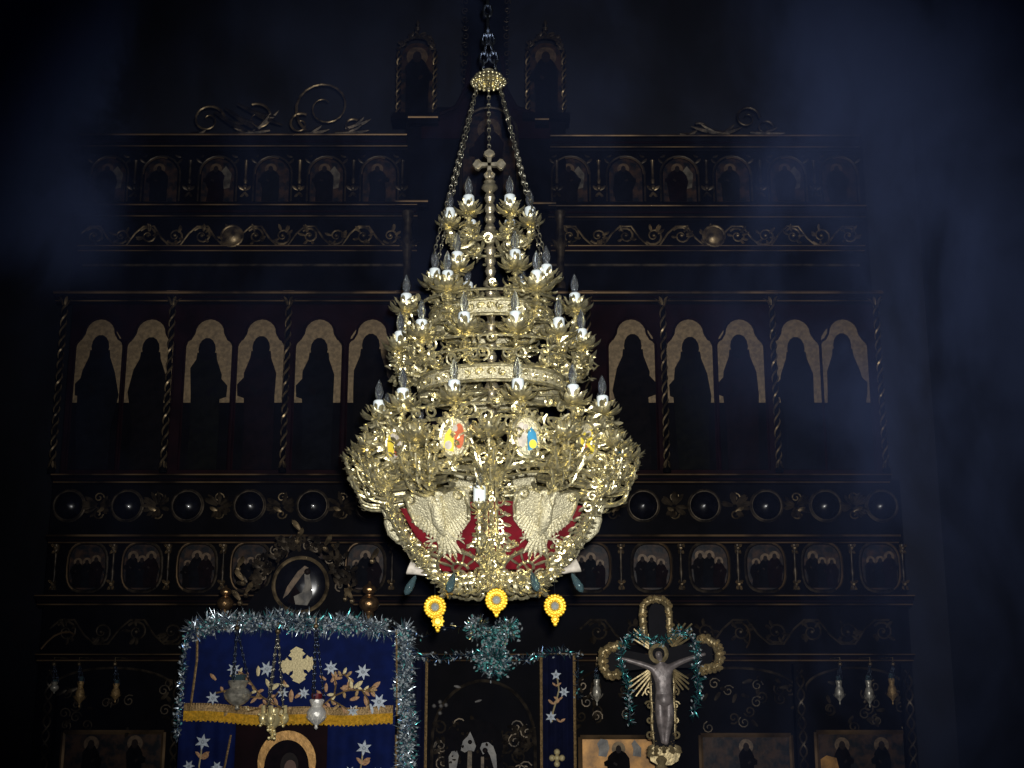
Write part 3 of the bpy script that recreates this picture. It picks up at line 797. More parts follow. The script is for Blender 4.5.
# --- middle bay above the cornices: panel with a painted icon, red sweeping sides, tall cross board
mb = MB().use(WOODR)
def sweep(k):
    x0 = I(486+k*18, 90).x; pts = [(I(486+k*16, 60).x, I(0, 60).z), (I(486+k*20, 92).x, I(0, 92).z), (I(486+k*30, 110).x, I(0, 110).z), (I(486+k*52, 119).x, I(0, 119).z), (I(486+k*64, 121).x, I(0, 121).z)]
    mb.tube([(a, YI-.06, b) for a, b in pts], .02, 6)
    mb.prism([pts[0]]+pts[1:]+[(pts[-1][0], I(0, 140).z), (pts[0][0], I(0, 140).z)], lambda a, b, d: Vector((a, YI-.04+d, b)), .08)
sweep(-1); sweep(1); mb.build('sweeping_pediment', ico)
mb = MB().use(WOOD); mb.box((I(486, 100).x, YI+.05, (I(0, 108).z+I(0, 292).z)/2), (I(560, 150).x-I(400, 150).x, .14, I(0, 108).z-I(0, 292).z)); mb.build('middle_bay', ico)
c = I(489, 196, .02); s = SI(160)
o = empty('arched_central_icon', c, 'dim brownish arched icon high in the middle bay, behind the chandelier chains and finial cross', 'icon')
mb = MB().use(PAINT); mb.prism(arch_outline(52*s, 90*s), lambda a, b, d: c+Vector((a, -d, b)), .02); figure(mb, c+Vector((0, -.02, 0)), 80*s, random.Random(2), ROBES[2], GROUND2, FACE, .4, .004); mb.build('painting', o)
mb = MB().use(GILTG); mb.tube([c+Vector((a, -.02, b)) for a, b in arch_outline(56*s, 94*s)[1:]+[(-28*s, 0)]], .014, 6); mb.build('frame', o)
for px0, px1, py in ((395, 428, 201), (531, 556, 203), (408, 438, 117), (535, 549, 119)):
    mb = MB().use(GILTR); a = I(px0, py, .12); b = I(px1, py, .12); mb.tube([a, b], .011, 6); mb.use(WOOD); mb.box(((a.x+b.x)/2, YI-.03, a.z-.03), (b.x-a.x, .16, .05)); mb.build('ledge', ico)
for px in (408, 560):
    mb = MB().use(GILTG); z0 = I(0, 292).z; z1 = I(0, 215).z; x = I(px, 250).x
    mb.lathe([(.05, z0), (.05, z0+.05), (.03, z0+.08), (.035, z0+.3), (.05, z0+.42), (.03, z1-.12), (.05, z1-.04), (.055, z1)], (x, YI-.08, 0), 10)
    for q in range(8): a = q*PI/4; o_ = Vector((math.cos(a), math.sin(a), 0)); mb.leaf(Vector((x, YI-.08, z0+.35))+o_*.03, UP+o_*.5, o_, .13, .05, 1.3)
    mb.build('short_column', ico)
mb = MB().use(WOOD); a = I(486, 60)
mb.box((a.x, YI+.02, (I(0, 112).z+I(0, -30).z)/2), (44*SI(60), .06, I(0, -30).z-I(0, 112).z))
mb.use(GILTG)
for k in (-1, 1):
    for j in range(14): mb.tube(spiral(Vector((a.x+k*21*SI(60), YI-.02, I(0, 108).z+j*.088)), XA*k, UP, .034, 1.2, j, 10), .006, 5)
mb.build('rood_upright', ico)
# finial icons left and right with twisted columns
for px, lab, side in ((416.5, 'narrow dim icon in a twisted-column frame, on top of the screen left of the chain', -1), (546, 'narrow dim icon in a twisted-column frame, on top of the screen right of the chain', 1)):
    base = I(px, 117, 0); s = SI(70); w = 36*s; h = 78*s
    o = empty('finial_icon', base, lab, 'icon')
    f = lambda a, b, d: base+Vector((a, -d, b))
    mb = MB().use(PAINT); mb.prism(arch_outline(w*.86, h), f, .04); figure(mb, base+Vector((0, -.04, 0)), h*.92, random.Random(px), ROBES[1], GROUND2, FACE, .36, .004); mb.build('painting', o)
    for k in (-1, 1):
        mb = MB().use(WOOD); mb.lathe([(.02, 0), (.012, .02), (.012, h*.84), (.02, h*.88)], base+Vector((k*w*.5, -.04, 0)), 8)
        mb.use(GILT)
        for ph in (0, PI): mb.tube([base+Vector((k*w*.5+.017*math.cos(ph+q*.5), -.04+.017*math.sin(ph+q*.5), .02+h*.84*q/60)) for q in range(61)], .009, 4)
        mb.build('twisted_column', o)
    mb = MB().use(GILTG)
    mb.tube([f(w*.5*math.cos(PI*i/12), h*.88+(h*.20)*math.sin(PI*i/12), .04) for i in range(13)], .012, 5)
    rq = random.Random(4)
    for q in range(34):
        a = PI*rq.random(); mb.leaf(f(w*.45*math.cos(a), h*.90+h*.20*math.sin(a), .04), Vector((rq.uniform(-1,1), -.3, rq.uniform(-.5,1))), YF, .06, .035, 1.5)
        if q % 4 == 0: mb.tube(spiral(f(w*.42*math.cos(a), h*.92+h*.2*math.sin(a), .04), XA, UP, .035, 1.2, q, 10), .006, 4)
    mb.lathe([(.02, 0), (.03, .03), (.008, .05), (.02, .08), (.003, .12)], f(0, h*1.18, .02), 8)
    mb.build('crest', o)
    mb = MB().use(WOOD); mb.box(base+Vector((0, 0, -.03)), (w*1.3, .2, .06)); mb.build('plinth', o)
# crest scrollwork on the cornices
def crest(px0, spir, lv, label, m):
    mb = MB().use(m)
    for (px, py, rpx, st, tn, dr) in spir:
        mb.tube(spiral(I(px, py, .03), XA, UP, rpx*SI(py), tn, st, 28, dr), [.014-.0003*q for q in range(29)], 6)
    mb.use(GILTG)
    for (ax, ay, bx, by, cu) in lv:
        a = I(ax, ay, .03); b = I(bx, by, .03); mb.leaf(a, b-a, YF, (b-a).length*1.0, .07, abs(cu)*.5, 7, .25); mb.leaf(a.lerp(b, .4)+YF*.02, (b-a)+UP*.12, YF, (b-a).length*.4, .045, .6, 5, .25)
    z = I(0, 139).z; 
    return mb
mb = crest(0, [(325, 107, 31, -PI*.7, 1.5, -1), (208, 120, 17, 0, 1.4, 1), (300, 124, 12, 1, 1.2, 1), (258, 118, 16, 2, 1.1, -1), (352, 126, 9, 0, 1.1, 1)],
           [(215, 112, 250, 135, 1), (225, 108, 262, 134, 1), (238, 104, 285, 128, .8), (270, 130, 225, 136, -.6), (250, 133, 280, 112, .9), (345, 128, 372, 120, .9), (300, 134, 330, 130, .5), (335, 133, 370, 131, .5), (190, 133, 212, 136, .4)], '', GILT)
solo(mb, 'crest_scroll', 'gilded scroll carving with one large curl, standing on the top cornice left of the middle', 'carving')
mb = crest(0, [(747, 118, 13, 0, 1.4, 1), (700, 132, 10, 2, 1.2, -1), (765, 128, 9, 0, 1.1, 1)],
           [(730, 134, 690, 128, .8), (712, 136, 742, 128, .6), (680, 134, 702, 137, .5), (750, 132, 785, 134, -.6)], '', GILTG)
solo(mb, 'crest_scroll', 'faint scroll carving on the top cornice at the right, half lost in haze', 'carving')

# --- bottom zone of the screen: main icons, doorway with holy doors, small lamps
def frame_panel(o, px0, px1, py0, zb, m, fm, arch=False):
    a = I(px0, py0, 0); b = I(px1, py0, 0); w = b.x-a.x; h = a.z-zb; cx = (a.x+b.x)/2; c = Vector((cx, YI-.004, zb))
    f = lambda p, q, d: c+Vector((p, -d, q))
    mb = MB().use(m); mb.prism([(-w/2, 0), (w/2, 0), (w/2, h), (-w/2, h)], f, .02); mb.build('painting', o)
    mb = MB().use(fm)
    for p, q, r, t in ((-w/2, 0, -w/2, h), (w/2, 0, w/2, h), (-w/2, h, w/2, h), (-w/2, 0, w/2, 0)): mb.tube([f(p, q, .02), f(r, t, .02)], .02, 6)
    mb.build('frame', o)
    return c, w, h, f
def main_icon(px0, px1, py0, label, m, nfig, seed, pale=False):
    a = I((px0+px1)/2, py0); zb = .75
    o = empty('main_icon', (a.x, YI, zb), label, 'icon', 'large icons of the bottom tier')
    c, w, h, f = frame_panel(o, px0, px1, py0, zb, m, GILTR)
    rnd2 = random.Random(seed); mb = MB(); w_ = .5 if pale else .34
    for q in range(nfig):
        x = (q-(nfig-1)/2)*w/(nfig+.3)
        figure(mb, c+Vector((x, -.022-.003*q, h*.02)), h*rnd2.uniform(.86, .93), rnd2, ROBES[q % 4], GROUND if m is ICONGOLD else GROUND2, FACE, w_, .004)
    if pale:
        mb.use(PAINT2)
        for x, k in ((-.13, 1), (.15, -1)): mb.prism([(x-.035, h*.66), (x+.03, h*.64), (x+.045+.01*k, h*.80), (x+.03*k+.01, h*.95), (x-.015, h*.97), (x-.045, h*.88), (x-.03, h*.78)], lambda p, q, d: f(p, q, .035+d), .006)
    mb.build('painted_figures', o)
main_icon(580, 656, 737, 'large gold-ground icon with pale draped shapes, low between the embroidered banner and crucifix', ICONGOLD, 1, 3, True)
main_icon(815, 905, 732, 'large dark icon with a warm golden edge, bottom right of the screen', PAINT, 2, 8)
main_icon(700, 790, 735, 'large very dark icon just right of the crucifix, bottom tier', PAINT, 1, 12)
main_icon(65, 165, 732, 'large very dark reddish icon left of the blue-draped stand, bottom tier', PAINT, 2, 17)
mb = MB().use(ICONGOLD); a = I(820, 768, .03)
mb.prism([(0, 0), (.15, .0), (.13, .10), (.05, .12), (0, .09)], lambda p, q, d: a+Vector((p, -d-.03, q-.02)), .006)
tag(mb.build('gilded_corner', bpy.data.objects['main_icon.001']), 'warm golden corner')
# twisted pilasters between the main icons
for px in (50, 178, 566, 668, 800, 908):
    z1 = I(px, 664).z; x = I(px, 740).x; mb = MB().use(WOOD)
    mb.box((x, YI-.05, z1/2), (.09, .10, z1)); mb.use(GILTG)
    for ph in (0, PI): mb.tube([(x+.028*math.cos(ph+q*.5), YI-.115+.02*math.sin(ph+q*.5), .3+(z1-.35)*q/80) for q in range(81)], .009, 4)
    mb.build('pilaster', ico)
# arches over the main icons
for px0, px1 in ((52, 176), (575, 662), (672, 796), (804, 905)):
    a = I(px0, 664, .03); b = I(px1, 664, .03); cx = (a.x+b.x)/2; w = (b.x-a.x)/2; mb = MB().use(GILTG)
    zb = I(0, 728).z; zz = I(0, 690).z
    mb.tube([(cx+w*math.cos(PI*i/20), YI-.03, zz+(a.z-zz)*.85*math.sin(PI*i/20)) for i in range(21)], .011, 6)
    for i in range(12):
        q = rnd.uniform(-.9, .9); mb.tube(spiral(Vector((cx+w*q, YI-.02, rnd.uniform(zb, zz+.05))), XA, UP, .05, 1.3, rnd.uniform(0,6), 12), .007, 5)
        mb.leaf(Vector((cx+w*q, YI-.02, rnd.uniform(zb, zz+.1))), Vector((rnd.uniform(-1,1), -.3, rnd.uniform(-1,1))), YF, .10, .045, 1.3)
    mb.build('spandrel_carving', ico)
# big dim arc at far left of the lower frieze
mb = MB().use(GILTR); mb.tube([I(41, 649, .05), I(47, 642, .05), I(54, 636, .05), I(62, 632.5, .05), (I(70, 632, .05)), I(75, 635, .05)], .008, 5); mb.build('arc_moulding', ico)
mb = MB().use(GILTR); mb.tube([I(740+10*math.sin(q*.35), 637-14*math.cos(q*.35), .05) for q in range(1, 8)], .007, 5); mb.build('arc_moulding', ico)
# holy doors
a = I(430, 672); b = I(538, 672); cx = (a.x+b.x)/2; w = b.x-a.x
door = empty('holy_doors', (cx, YI, 0), 'dark carved double doors in the middle of the screen, under the tinsel ball', 'door')
zt = a.z
for k in (-1, 1):
    mb = MB().use(WOOD)
    n = 12; out = [(0, .05), (k*w*.44, .05), (k*w*.44, zt-.55)]+[(k*w*.44*math.cos(PI/2*i/n), zt-.55+.42*math.sin(PI/2*i/n)) for i in range(1, n+1)]
    mb.prism(out[::k], lambda p, q, d: Vector((cx+p, YI-.02-d, q)), .04)
    mb.use(GILTG)
    for i in range(26):
        x = rnd.uniform(.08, .40)*w*k; z = rnd.uniform(.9, zt-.4); mb.tube(spiral(Vector((cx+x, YI-.07, z)), XA*k, UP, .06, 1.3, rnd.uniform(0,6), 12), .008, 5)
        mb.leaf(Vector((cx+x, YI-.07, z)), Vector((rnd.uniform(-1,1), -.3, rnd.uniform(-1,1))), YF, .10, .045, 1.3)
    mb.build('door_leaf', door)
mb = MB().use(GILTG); mb.tube([Vector((cx+w*.47*math.cos(PI*i/20), YI-.05, zt-.55+.48*math.sin(PI*i/20))) for i in range(21)], .014, 6)
for k in (-1, 1): mb.tube([(cx+k*w*.47, YI-.05, zt-.55), (cx+k*w*.47, YI-.05, .05)], .014, 6)
mb.build('door_arch', door)
mb = MB().use(mat('dull_pearl_inlay', (.16,.15,.14), .5, 0, .4, 40)); zc_ = I(0, 708).z     # small pale cross-shaped ornament left
for px, py in ((440, 702), (434, 706), (446, 705), (440, 713), (441, 706)): mb.ball(I(px, py, .07), .018, 6)
mb.leaf(I(454, 686, .07), XA-UP*.2, YF, .06, .03, .6); mb.leaf(I(475, 702, .07), XA+UP*.3, YF, .06, .025, .6)
mb.build('pale_ornament', door)
# annunciation panel: two pale-robed figures
pan = empty('painted_door_panel', I(474, 800, .06), 'painted panel on the holy doors with two pale winged and veiled figures', 'painting')
base = I(474, 800, .0)
mb = MB().use(ROBES[0]); f = lambda p, q, d: base+Vector((p, -.09-d, q)); hh = 78*SI(760)
mb.prism(arch_outline(58*SI(760), hh, 20*SI(760)), f, .01); mb.build('board', pan)
mb = MB().use(PAINT2)
S7 = SI(750)
def poly(mb, pts, d, t=.006): mb.prism([((x-474)*S7, (800-y)*S7) for x, y in pts], lambda p, q, dd: f(p, q, d+dd), t)
poly(mb, [(450, 775), (449, 758), (452, 753), (457, 752), (459, 757), (457, 768), (454, 780)], .010)
poly(mb, [(461, 752), (463, 743), (468, 738), (470, 734), (473, 740), (476, 748), (474, 753), (469, 752), (465, 754)], .012)
poly(mb, [(480, 750), (482, 745), (488, 744), (493, 748), (496, 756), (497, 772), (494, 770), (490, 757), (487, 752), (483, 756)], .010)
mb.use(GILTG); poly(mb, [(468, 752), (472, 752), (472, 780), (467, 780)], .014); poly(mb, [(481, 758), (484, 758), (484, 782), (481, 782)], .014)
mb.use(FACE); mb.ball(f((485-474)*S7, (800-752)*S7, .016), .022, 8); mb.ball(f((470-474)*S7, (800-744)*S7, .018), .018, 8)
mb.build('painted_figures', pan)

# banners with embroidery
def flower(mb, c, r, m, n=7, d=.006, ph=0):
    mb.use(m); f = lambda a, b, dd: c+Vector((a, -dd, b))
    pts = []
    for i in range(2*n): q = PI*i/n+ph; rr = r if i % 2 == 0 else r*.45; pts.append((rr*math.cos(q), rr*math.sin(q)))
    mb.prism(pts, f, d); mb.ball(c+YF*d, r*.22, 6)
def leafpair(mb, c, s, m, k=1):
    mb.use(m)
    mb.leaf(c, Vector((k, -.05, .6)), YF, s, s*.55, .2, 5, .12); mb.leaf(c, Vector((-k, -.05, .9)), YF, s*.8, s*.45, .2, 5, .12)
def banner(px0, px1, py0, Y, label, orn, zb):
    a = at(px0, py0, Y); b = at(px1, py0, Y); w = b.x-a.x; cx = (a.x+b.x)/2
    o = empty('embroidered_banner', (cx, Y, zb), label, 'banner')
    mb = MB().use(NAVY); n = 20; vs = []; 
    for i in range(n+1):
        x = a.x+w*i/n; yy = Y+.012*math.sin(i*1.3)
        vs += [(x, yy, a.z), (x, yy, zb), (x, yy+.012, a.z), (x, yy+.012, zb)]
    fs = []
    for i in range(n):
        q = i*4; r = q+4; fs += [(q, q+1, r+1, r), (q+2, r+2, r+3, q+3), (q, r, r+2, q+2), (q+1, q+3, r+3, r+1)]
    fs += [(0, 2, 3, 1), (n*4, n*4+1, n*4+3, n*4+2)]
    mb.add(vs, fs); mb.build('cloth', o)
    mb = MB().use(BRAID)
    for x in (a.x, b.x): mb.tube([(x, Y-.01, zb), (x, Y-.01, a.z)], .012, 6)
    mb.build('braid', o)
    mb = MB().use(GILTG); mb.tube([(a.x-.05, Y, a.z+.01), (b.x+.05, Y, a.z+.01)], .014, 8); mb.ball((a.x-.06, Y, a.z+.01), .022, 8); mb.ball((b.x+.06, Y, a.z+.01), .022, 8)
    mb.tube([(a.x+.1, Y, a.z+.01), (a.x+.1, YI-.004, a.z+.01)], .006, 5); mb.tube([(b.x-.1, Y, a.z+.01), (b.x-.1, YI-.004, a.z+.01)], .006, 5); mb.build('rod', o)
    if orn:
        mb = MB(); s = mpp(700, Y)
        P = lambda px, py: at(px, py, Y-.016)
        mb.use(EMBG); mb.tube([P(557, 676), P(559, 690), P(556, 702), P(553, 712), P(552, 722)], .006, 4)
        flower(mb, P(556, 675), 5.5*s, EMBW, 5, ph=.3); flower(mb, P(564, 692), 5.5*s, EMBW, 6); flower(mb, P(551, 717), 6*s, EMBW, 6, ph=.5)
        leafpair(mb, P(556, 686), .05, EMBO); leafpair(mb, P(553, 704), .065, EMBO); leafpair(mb, P(559, 700), .05, EMBO, -1); leafpair(mb, P(560, 722), .05, EMBO)
        mb.use(EMBG)
        for dx, dy in ((0, -6), (0, 6), (-5, 0), (5, 0), (0, 0)): mb.ball(P(557+dx, 758+dy), 3.2*s, 8)
        flower(mb, P(557, 790), 6*s, EMBW)
        mb.build('embroidery', o)
    return o
banner(541, 574, 655, 10.75, 'narrow navy embroidered banner with white flowers, hanging right of the holy doors', True, .7)
banner(400, 427, 655, 10.75, 'narrow plain navy banner edge beside the silver tinsel of the blue-draped stand', False, .7)

# ================================================================== TINSEL
def tinsel(mb, path, r, dens, L, w, rnd, mats, fl=.14, gl=None):
    gl = gl or [GLINT]*6+[GLINT2]
    pts = [Vector(p) for p in path]
    for i in range(len(pts)-1):
        a, b = pts[i], pts[i+1]; n = max(1, int((b-a).length*dens))
        for q in range(n):
            t = rnd.random(); c = a.lerp(b, t)
            d = Vector((rnd.gauss(0,1), rnd.gauss(0,1), rnd.gauss(0,1))).normalized()
            nr = Vector((rnd.gauss(0,1), rnd.gauss(0,1), rnd.gauss(0,1)))
            mb.use(rnd.choices(mats[0], mats[1])[0])
            mb.leaf(c+d*rnd.uniform(0, r*.4), d, nr, r*rnd.uniform(.6, 1.1)*L, w, rnd.uniform(.3, 2), 2, .15)
            if rnd.random() < fl:
                mb.use(rnd.choice(gl)); mb.leaf(c+Vector((rnd.gauss(0,1), -abs(rnd.gauss(0,1)), rnd.gauss(0,1))).normalized()*r*rnd.uniform(.5,1), Vector((rnd.gauss(0,1), 0, rnd.gauss(0,1))), YF, .020, rnd.uniform(.012,.022), .3, 2, .3)  # bright flecks on the front side imitate glints
    mb.use(TBLUE); mb.tube(pts, .003, 4)
rt = random.Random(31)
# ================================================================== DRAPED ICON STAND
YS = 9.0
def Sx(px, py, dy=0.0): return at(px, py, YS-dy)
ss = mpp(680, YS)
xl = Sx(188, 690).x; xr = Sx(396, 690).x; zt = Sx(0, 632).z; cxs = (xl+xr)/2
st = empty('icon_stand', (cxs, YS, 0), 'tall wooden icon stand draped in royal blue embroidered velvet, with a round crest icon', 'icon stand')
mb = MB().use(WOOD)
mb.box((xl+.05, YS+.12, zt/2), (.09, .12, zt)); mb.box((xr-.05, YS+.12, zt/2), (.09, .12, zt)); mb.box((cxs, YS+.12, zt-.03), (xr-xl, .16, .09))
mb.box((cxs, YS+.15, .45), (xr-xl, .5, .9)); mb.box((cxs, YS+.15, .03), (xr-xl+.12, .62, .06)); mb.build('frame', st)
def cloth_sheet(xa, xb, za, zb, y, amp, freq, m, n=40, taper=0.0, name='drape', ph=0, th=.012):
    mb = MB().use(m); vs = []
    rows = 5
    for j in range(rows+1):
        v = j/rows
        for i in range(n+1):
            u = i/n; x = xa+(xb-xa)*u-taper*v*(1-u); z = za+(zb-za)*v
            yy = y-amp*(.3+.7*v)*math.sin(freq*u*2*PI+ph)
            vs.append((x, yy, z)); vs.append((x, yy+th, z))
    fs = []; W = (n+1)*2
    for j in range(rows):
        for i in range(n):
            q = j*W+i*2; fs += [(q, q+W, q+W+2, q+2), (q+1, q+3, q+W+3, q+W+1)]
    for i in range(n): q = i*2; fs.append((q, q+2, q+3, q+1)); q += rows*W; fs.append((q, q+1, q+3, q+2))
    for j in range(rows): q = j*W; fs.append((q, q+1, q+W+1, q+W)); q += n*2; fs.append((q, q+W, q+W+1, q+1))
    mb.add(vs, fs); return mb
# lower side curtains
zl = Sx(0, 735).z
cur = cloth_sheet(xl-.04, Sx(236, 735).x, zt-.01, .75, YS-.02, .018, 3, VELVET).build('side_curtain', st)
cur2 = cloth_sheet(Sx(328, 735).x, xr, zt-.01, .75, YS-.02, .018, 3, VELVET).build('side_curtain', st)
mb = MB()
P = lambda px, py: at(px, py, YS-.055)
for base in ((203, 742), (364, 748)):
    bx, by = base; mb.use(EMBG); mb.tube([P(bx-1, by), P(bx-2, by+12), P(bx-4, by+24), P(bx-3, by+40)], .005, 4)
    flower(mb, P(bx, by), 8*ss, EMBW, 6, ph=.4); leafpair(mb, P(bx-2, by+15), .065, EMBO); leafpair(mb, P(bx+1, by+17), .055, EMBO, -1)
    flower(mb, P(bx-14, by+24), 6*ss, EMBW, 6); flower(mb, P(bx+14, by+25), 6*ss, EMBW, 6); flower(mb, P(bx-3, by+44), 7*ss, EMBW, 6)
mb.build('embroidery', cur)
mb = MB().use(BRAID); mb.tube([P(231, 735), P(228, 750), P(223, 775)], .007, 5); mb.tube([P(396, 735), P(396, 790)], .007, 5); mb.build('braid', cur)
# valance over the top
zv = Sx(0, 714).z
val = cloth_sheet(xl+.03, xr-.01, zt+.01, zv, YS-.075, .012, 4, VELVET, taper=.03, n=48).build('valance', st)
mb = MB().use(BRAID)
xa = xl+.03-.03; xb = xr-.01
def vy(u): return YS-.075-.012*math.sin(4*u*2*PI)
zf = lambda u: zv+.03*(1-2*abs(u-.5))*-.6+.02*(1-u)+.006*math.sin(u*14)
mb2 = MB().use(FRINGE)
n = 60
for bot, top, dy, mm in ((-.058, .0, .014, mb2), (.0, .052, .012, mb)):
    vs = []
    for i in range(n+1):
        u = i/n; x = xa+(xb-xa)*u; z = zf(u)
        jag = .008*math.sin(i*2.7) if bot < 0 else 0
        vs += [(x, vy(u)-dy, z+top), (x, vy(u)-dy-(.006 if bot < 0 else 0), z+bot+jag), (x, vy(u)-dy+.010, z+top), (x, vy(u)-dy+.010, z+bot+jag)]
    fs = []
    for i in range(n):
        q = i*4; r = q+4; fs += [(q, q+1, r+1, r), (q+2, r+2, r+3, q+3), (q, r, r+2, q+2), (q+1, q+3, r+3, r+1)]
    fs += [(0, 2, 3, 1), (n*4, n*4+1, n*4+3, n*4+2)]
    mm.add(vs, fs)
for i in range(150):
    u = (i+.5)/150; x = xa+(xb-xa)*u; mb2.tube([(x, vy(u)-.022, zf(u)+.002), (x+.002, vy(u)-.024, zf(u)-.063+.006*math.sin(i*1.9))], .0045, 4)
for i in range(80):
    u = (i+.5)/80; x = xa+(xb-xa)*u; mb.ball((x, vy(u)-.016, zf(u)+.046), .006, 5)
mb.build('braid', val); mb2.build('fringe', val)
mb = MB().use(BRAID); mb.tube([at(197.5, 628, YS-.10), at(197, 660, YS-.10), at(193, 690, YS-.10), at(190, 712, YS-.10)], .008, 5); mb.tube([at(396.5, 630, YS-.09), at(397, 716, YS-.09)], .006, 5); mb.build('braid', val)
# embroidery: cross, flower sprays
mb = MB(); P = lambda px, py: at(px, py, YS-.098)
mb.use(EMBG); c = P(298, 665); f = lambda a, b, d: c+Vector((a, -d, b)); q = ss
cr = []
for k in range(4):
    a = k*PI/2+.12
    for (u, v) in ((5, -5), (8, -5.5), (10, -8.5), (13, -5.5), (14.5, -6.5), (18, 0), (14.5, 6.5), (13, 5.5), (10, 8.5), (8, 5.5)):
        cr.append(((u*math.cos(a)-v*math.sin(a))*q, (u*math.sin(a)+v*math.cos(a))*q))
mb.prism(cr, f, .012)
stems = [[(288, 712), (278, 706), (262, 697), (250, 697), (238, 704)], [(262, 697), (256, 690), (246, 676), (240, 672), (236, 680)], [(270, 701), (262, 708), (246, 712)], [(252, 693), (228, 690), (216, 693)],
         [(272, 700), (280, 690), (284, 680)], [(308, 712), (322, 706), (334, 696), (348, 690), (362, 690), (372, 692)], [(334, 696), (336, 684), (334, 676)], [(348, 690), (350, 680), (344, 674), (340, 677)], [(330, 699), (342, 706), (352, 712)], [(362, 690), (368, 700), (370, 710)], [(366, 690), (376, 686)]]
mb.use(BRAID)
for sp in stems: mb.tube([P(*p) for p in sp], .0055, 4)
for px, py, r in ((234, 669, 7), (213, 698, 7), (267, 669, 8), (283, 693, 6), (304, 693, 6), (331, 668, 7.5), (363, 672, 8), (379, 702, 8.5), (353, 711, 6)): flower(mb, P(px, py), r*ss, EMBW, 7, ph=px)
for px, py, ex, ey, L, m in ((216, 680, -1, 1, 8, EMBO), (258, 676, 0, 1, 9, EMBG), (269, 690, 1, .6, 11, EMBG), (270, 688, -.5, 1, 9, EMBG), (247, 682, 0, 1, 9, EMBO), (291, 702, 0, 1, 11, EMBO), (295, 698, .6, .5, 8, EMBO),
                           (326, 692, 0, 1, 8, EMBO), (331, 682, .8, 1, 9, EMBO), (336, 680, -.6, 1, 8, EMBO), (326, 680, -.8, .5, 7, EMBO), (352, 688, -.3, 1, 10, EMBG), (354, 688, 1, .8, 10, EMBG), (350, 690, -1, .2, 9, EMBO), (371, 690, 1, .9, 11, EMBO), (365, 696, .2, -1, 9, EMBO),
                           (350, 700, 1, .3, 9, EMBO), (342, 706, .6, -1, 8, EMBO), (370, 704, .3, -1, 9, EMBW), (322, 696, -.6, .6, 7, EMBO), (228, 708, -.4, -1, 8, BRAID), (262, 706, .2, -1, 10, EMBO), (248, 706, -.3, -1, 9, BRAID)):
    mb.use(m); d = Vector((ex, 0, ey)); mb.leaf(P(px, py), d, YF, L*ss*1.1, L*ss*.6, .15, 5, .12)
rq = random.Random(12)
for sp in stems:
    for i in range(len(sp)-1):
        for j in range(2):
            t = rq.random(); px = sp[i][0]+(sp[i+1][0]-sp[i][0])*t; py = sp[i][1]+(sp[i+1][1]-sp[i][1])*t
            mb.use(rq.choice([EMBO, EMBO, EMBG, BRAID])); mb.leaf(P(px, py), Vector((rq.uniform(-1,1), 0, rq.uniform(-1,1))), YF, rq.uniform(5, 9)*ss, 4.2*ss, .15, 5, .12)
mb.build('embroidery', val)
# round crest icon with carved surround and brass knobs
cc = Sx(301, 585, -.06); rr = 27*ss
mb = MB().use(LENS); mb.lathe([(0, 0), (rr, 0), (rr*.95, .012), (rr*.6, .03), (0, .04)], cc, 32, Matrix.Rotation(PI/2, 3, 'X'))
f = lambda a, b, d: cc+Vector((a*ss, -.035-d, b*ss))
cr1 = mb.build('crest_icon', st)
mb = MB().use(GROUND2); mb.prism([(-17, -14), (-12, -10), (2, 10), (8, 17), (4, 19), (-3, 13), (-13, -2)], f, .006)
mb.use(PAINT2); mb.prism([(-4, -20), (8, -21), (13, -12), (12, -2), (9, 12), (6, 17), (4, 10), (5, 0), (2, -8), (-6, -12)], f, .008)
mb.use(FACE); mb.ball(f(7, 13, .006), 3.4*ss, 8); mb.use(ROBES[2]); mb.prism([(-12, -18), (-2, -20), (0, -8), (-6, 0)], f, .004)
mb.build('painted_figures', cr1)
mb = MB().use(GILT); mb.tube(circ(cc+YF*.02, rr*1.02, 36), .014, 6, True)
mb.use(GILTG)
rnd = random.Random(77)
mb.use(WOOD); mb.prism([(-75, -34), (-60, -10), (-40, 2), (-32, 22), (-16, 36), (0, 52), (16, 36), (32, 22), (42, 2), (60, -10), (72, -34)], lambda a, b, d: cc+Vector((a*ss*.8, .02+d, b*ss*.9)), .03); mb.use(GILTG)
for i in range(90):
    a = rnd.uniform(-.15, PI+.15); q = rnd.uniform(1.08, 1.55)*rr*(1+.2*math.sin(a)**6); p = cc+Vector((math.cos(a)*q*1.35, -.01, math.sin(a)*q))
    if i % 3 == 0: mb.tube(spiral(p, XA*rnd.choice((-1,1)), UP, .035, 1.2, rnd.uniform(0,6), 12), .007, 5)
    mb.leaf(p, Vector((rnd.uniform(-1,1), -.3, rnd.uniform(-1,1))), YF, .085, .04, 1.4)
mb.use(GILT)
for px, py, e in ((297, 538, 1), (300, 530, -1), (325, 545, 1), (243, 580, -1), (246, 592, 1), (345, 596, 1), (352, 598, -1), (238, 566, 1), (240, 600, -1), (372, 558, 1)):
    mb.leaf(Sx(px, py, -.03), Vector((e*.6, -.3, .8)), YF, .10, .05, 1.3); mb.ball(Sx(px, py+3, -.03), .02, 6)
mb.build('carved_crest', st)
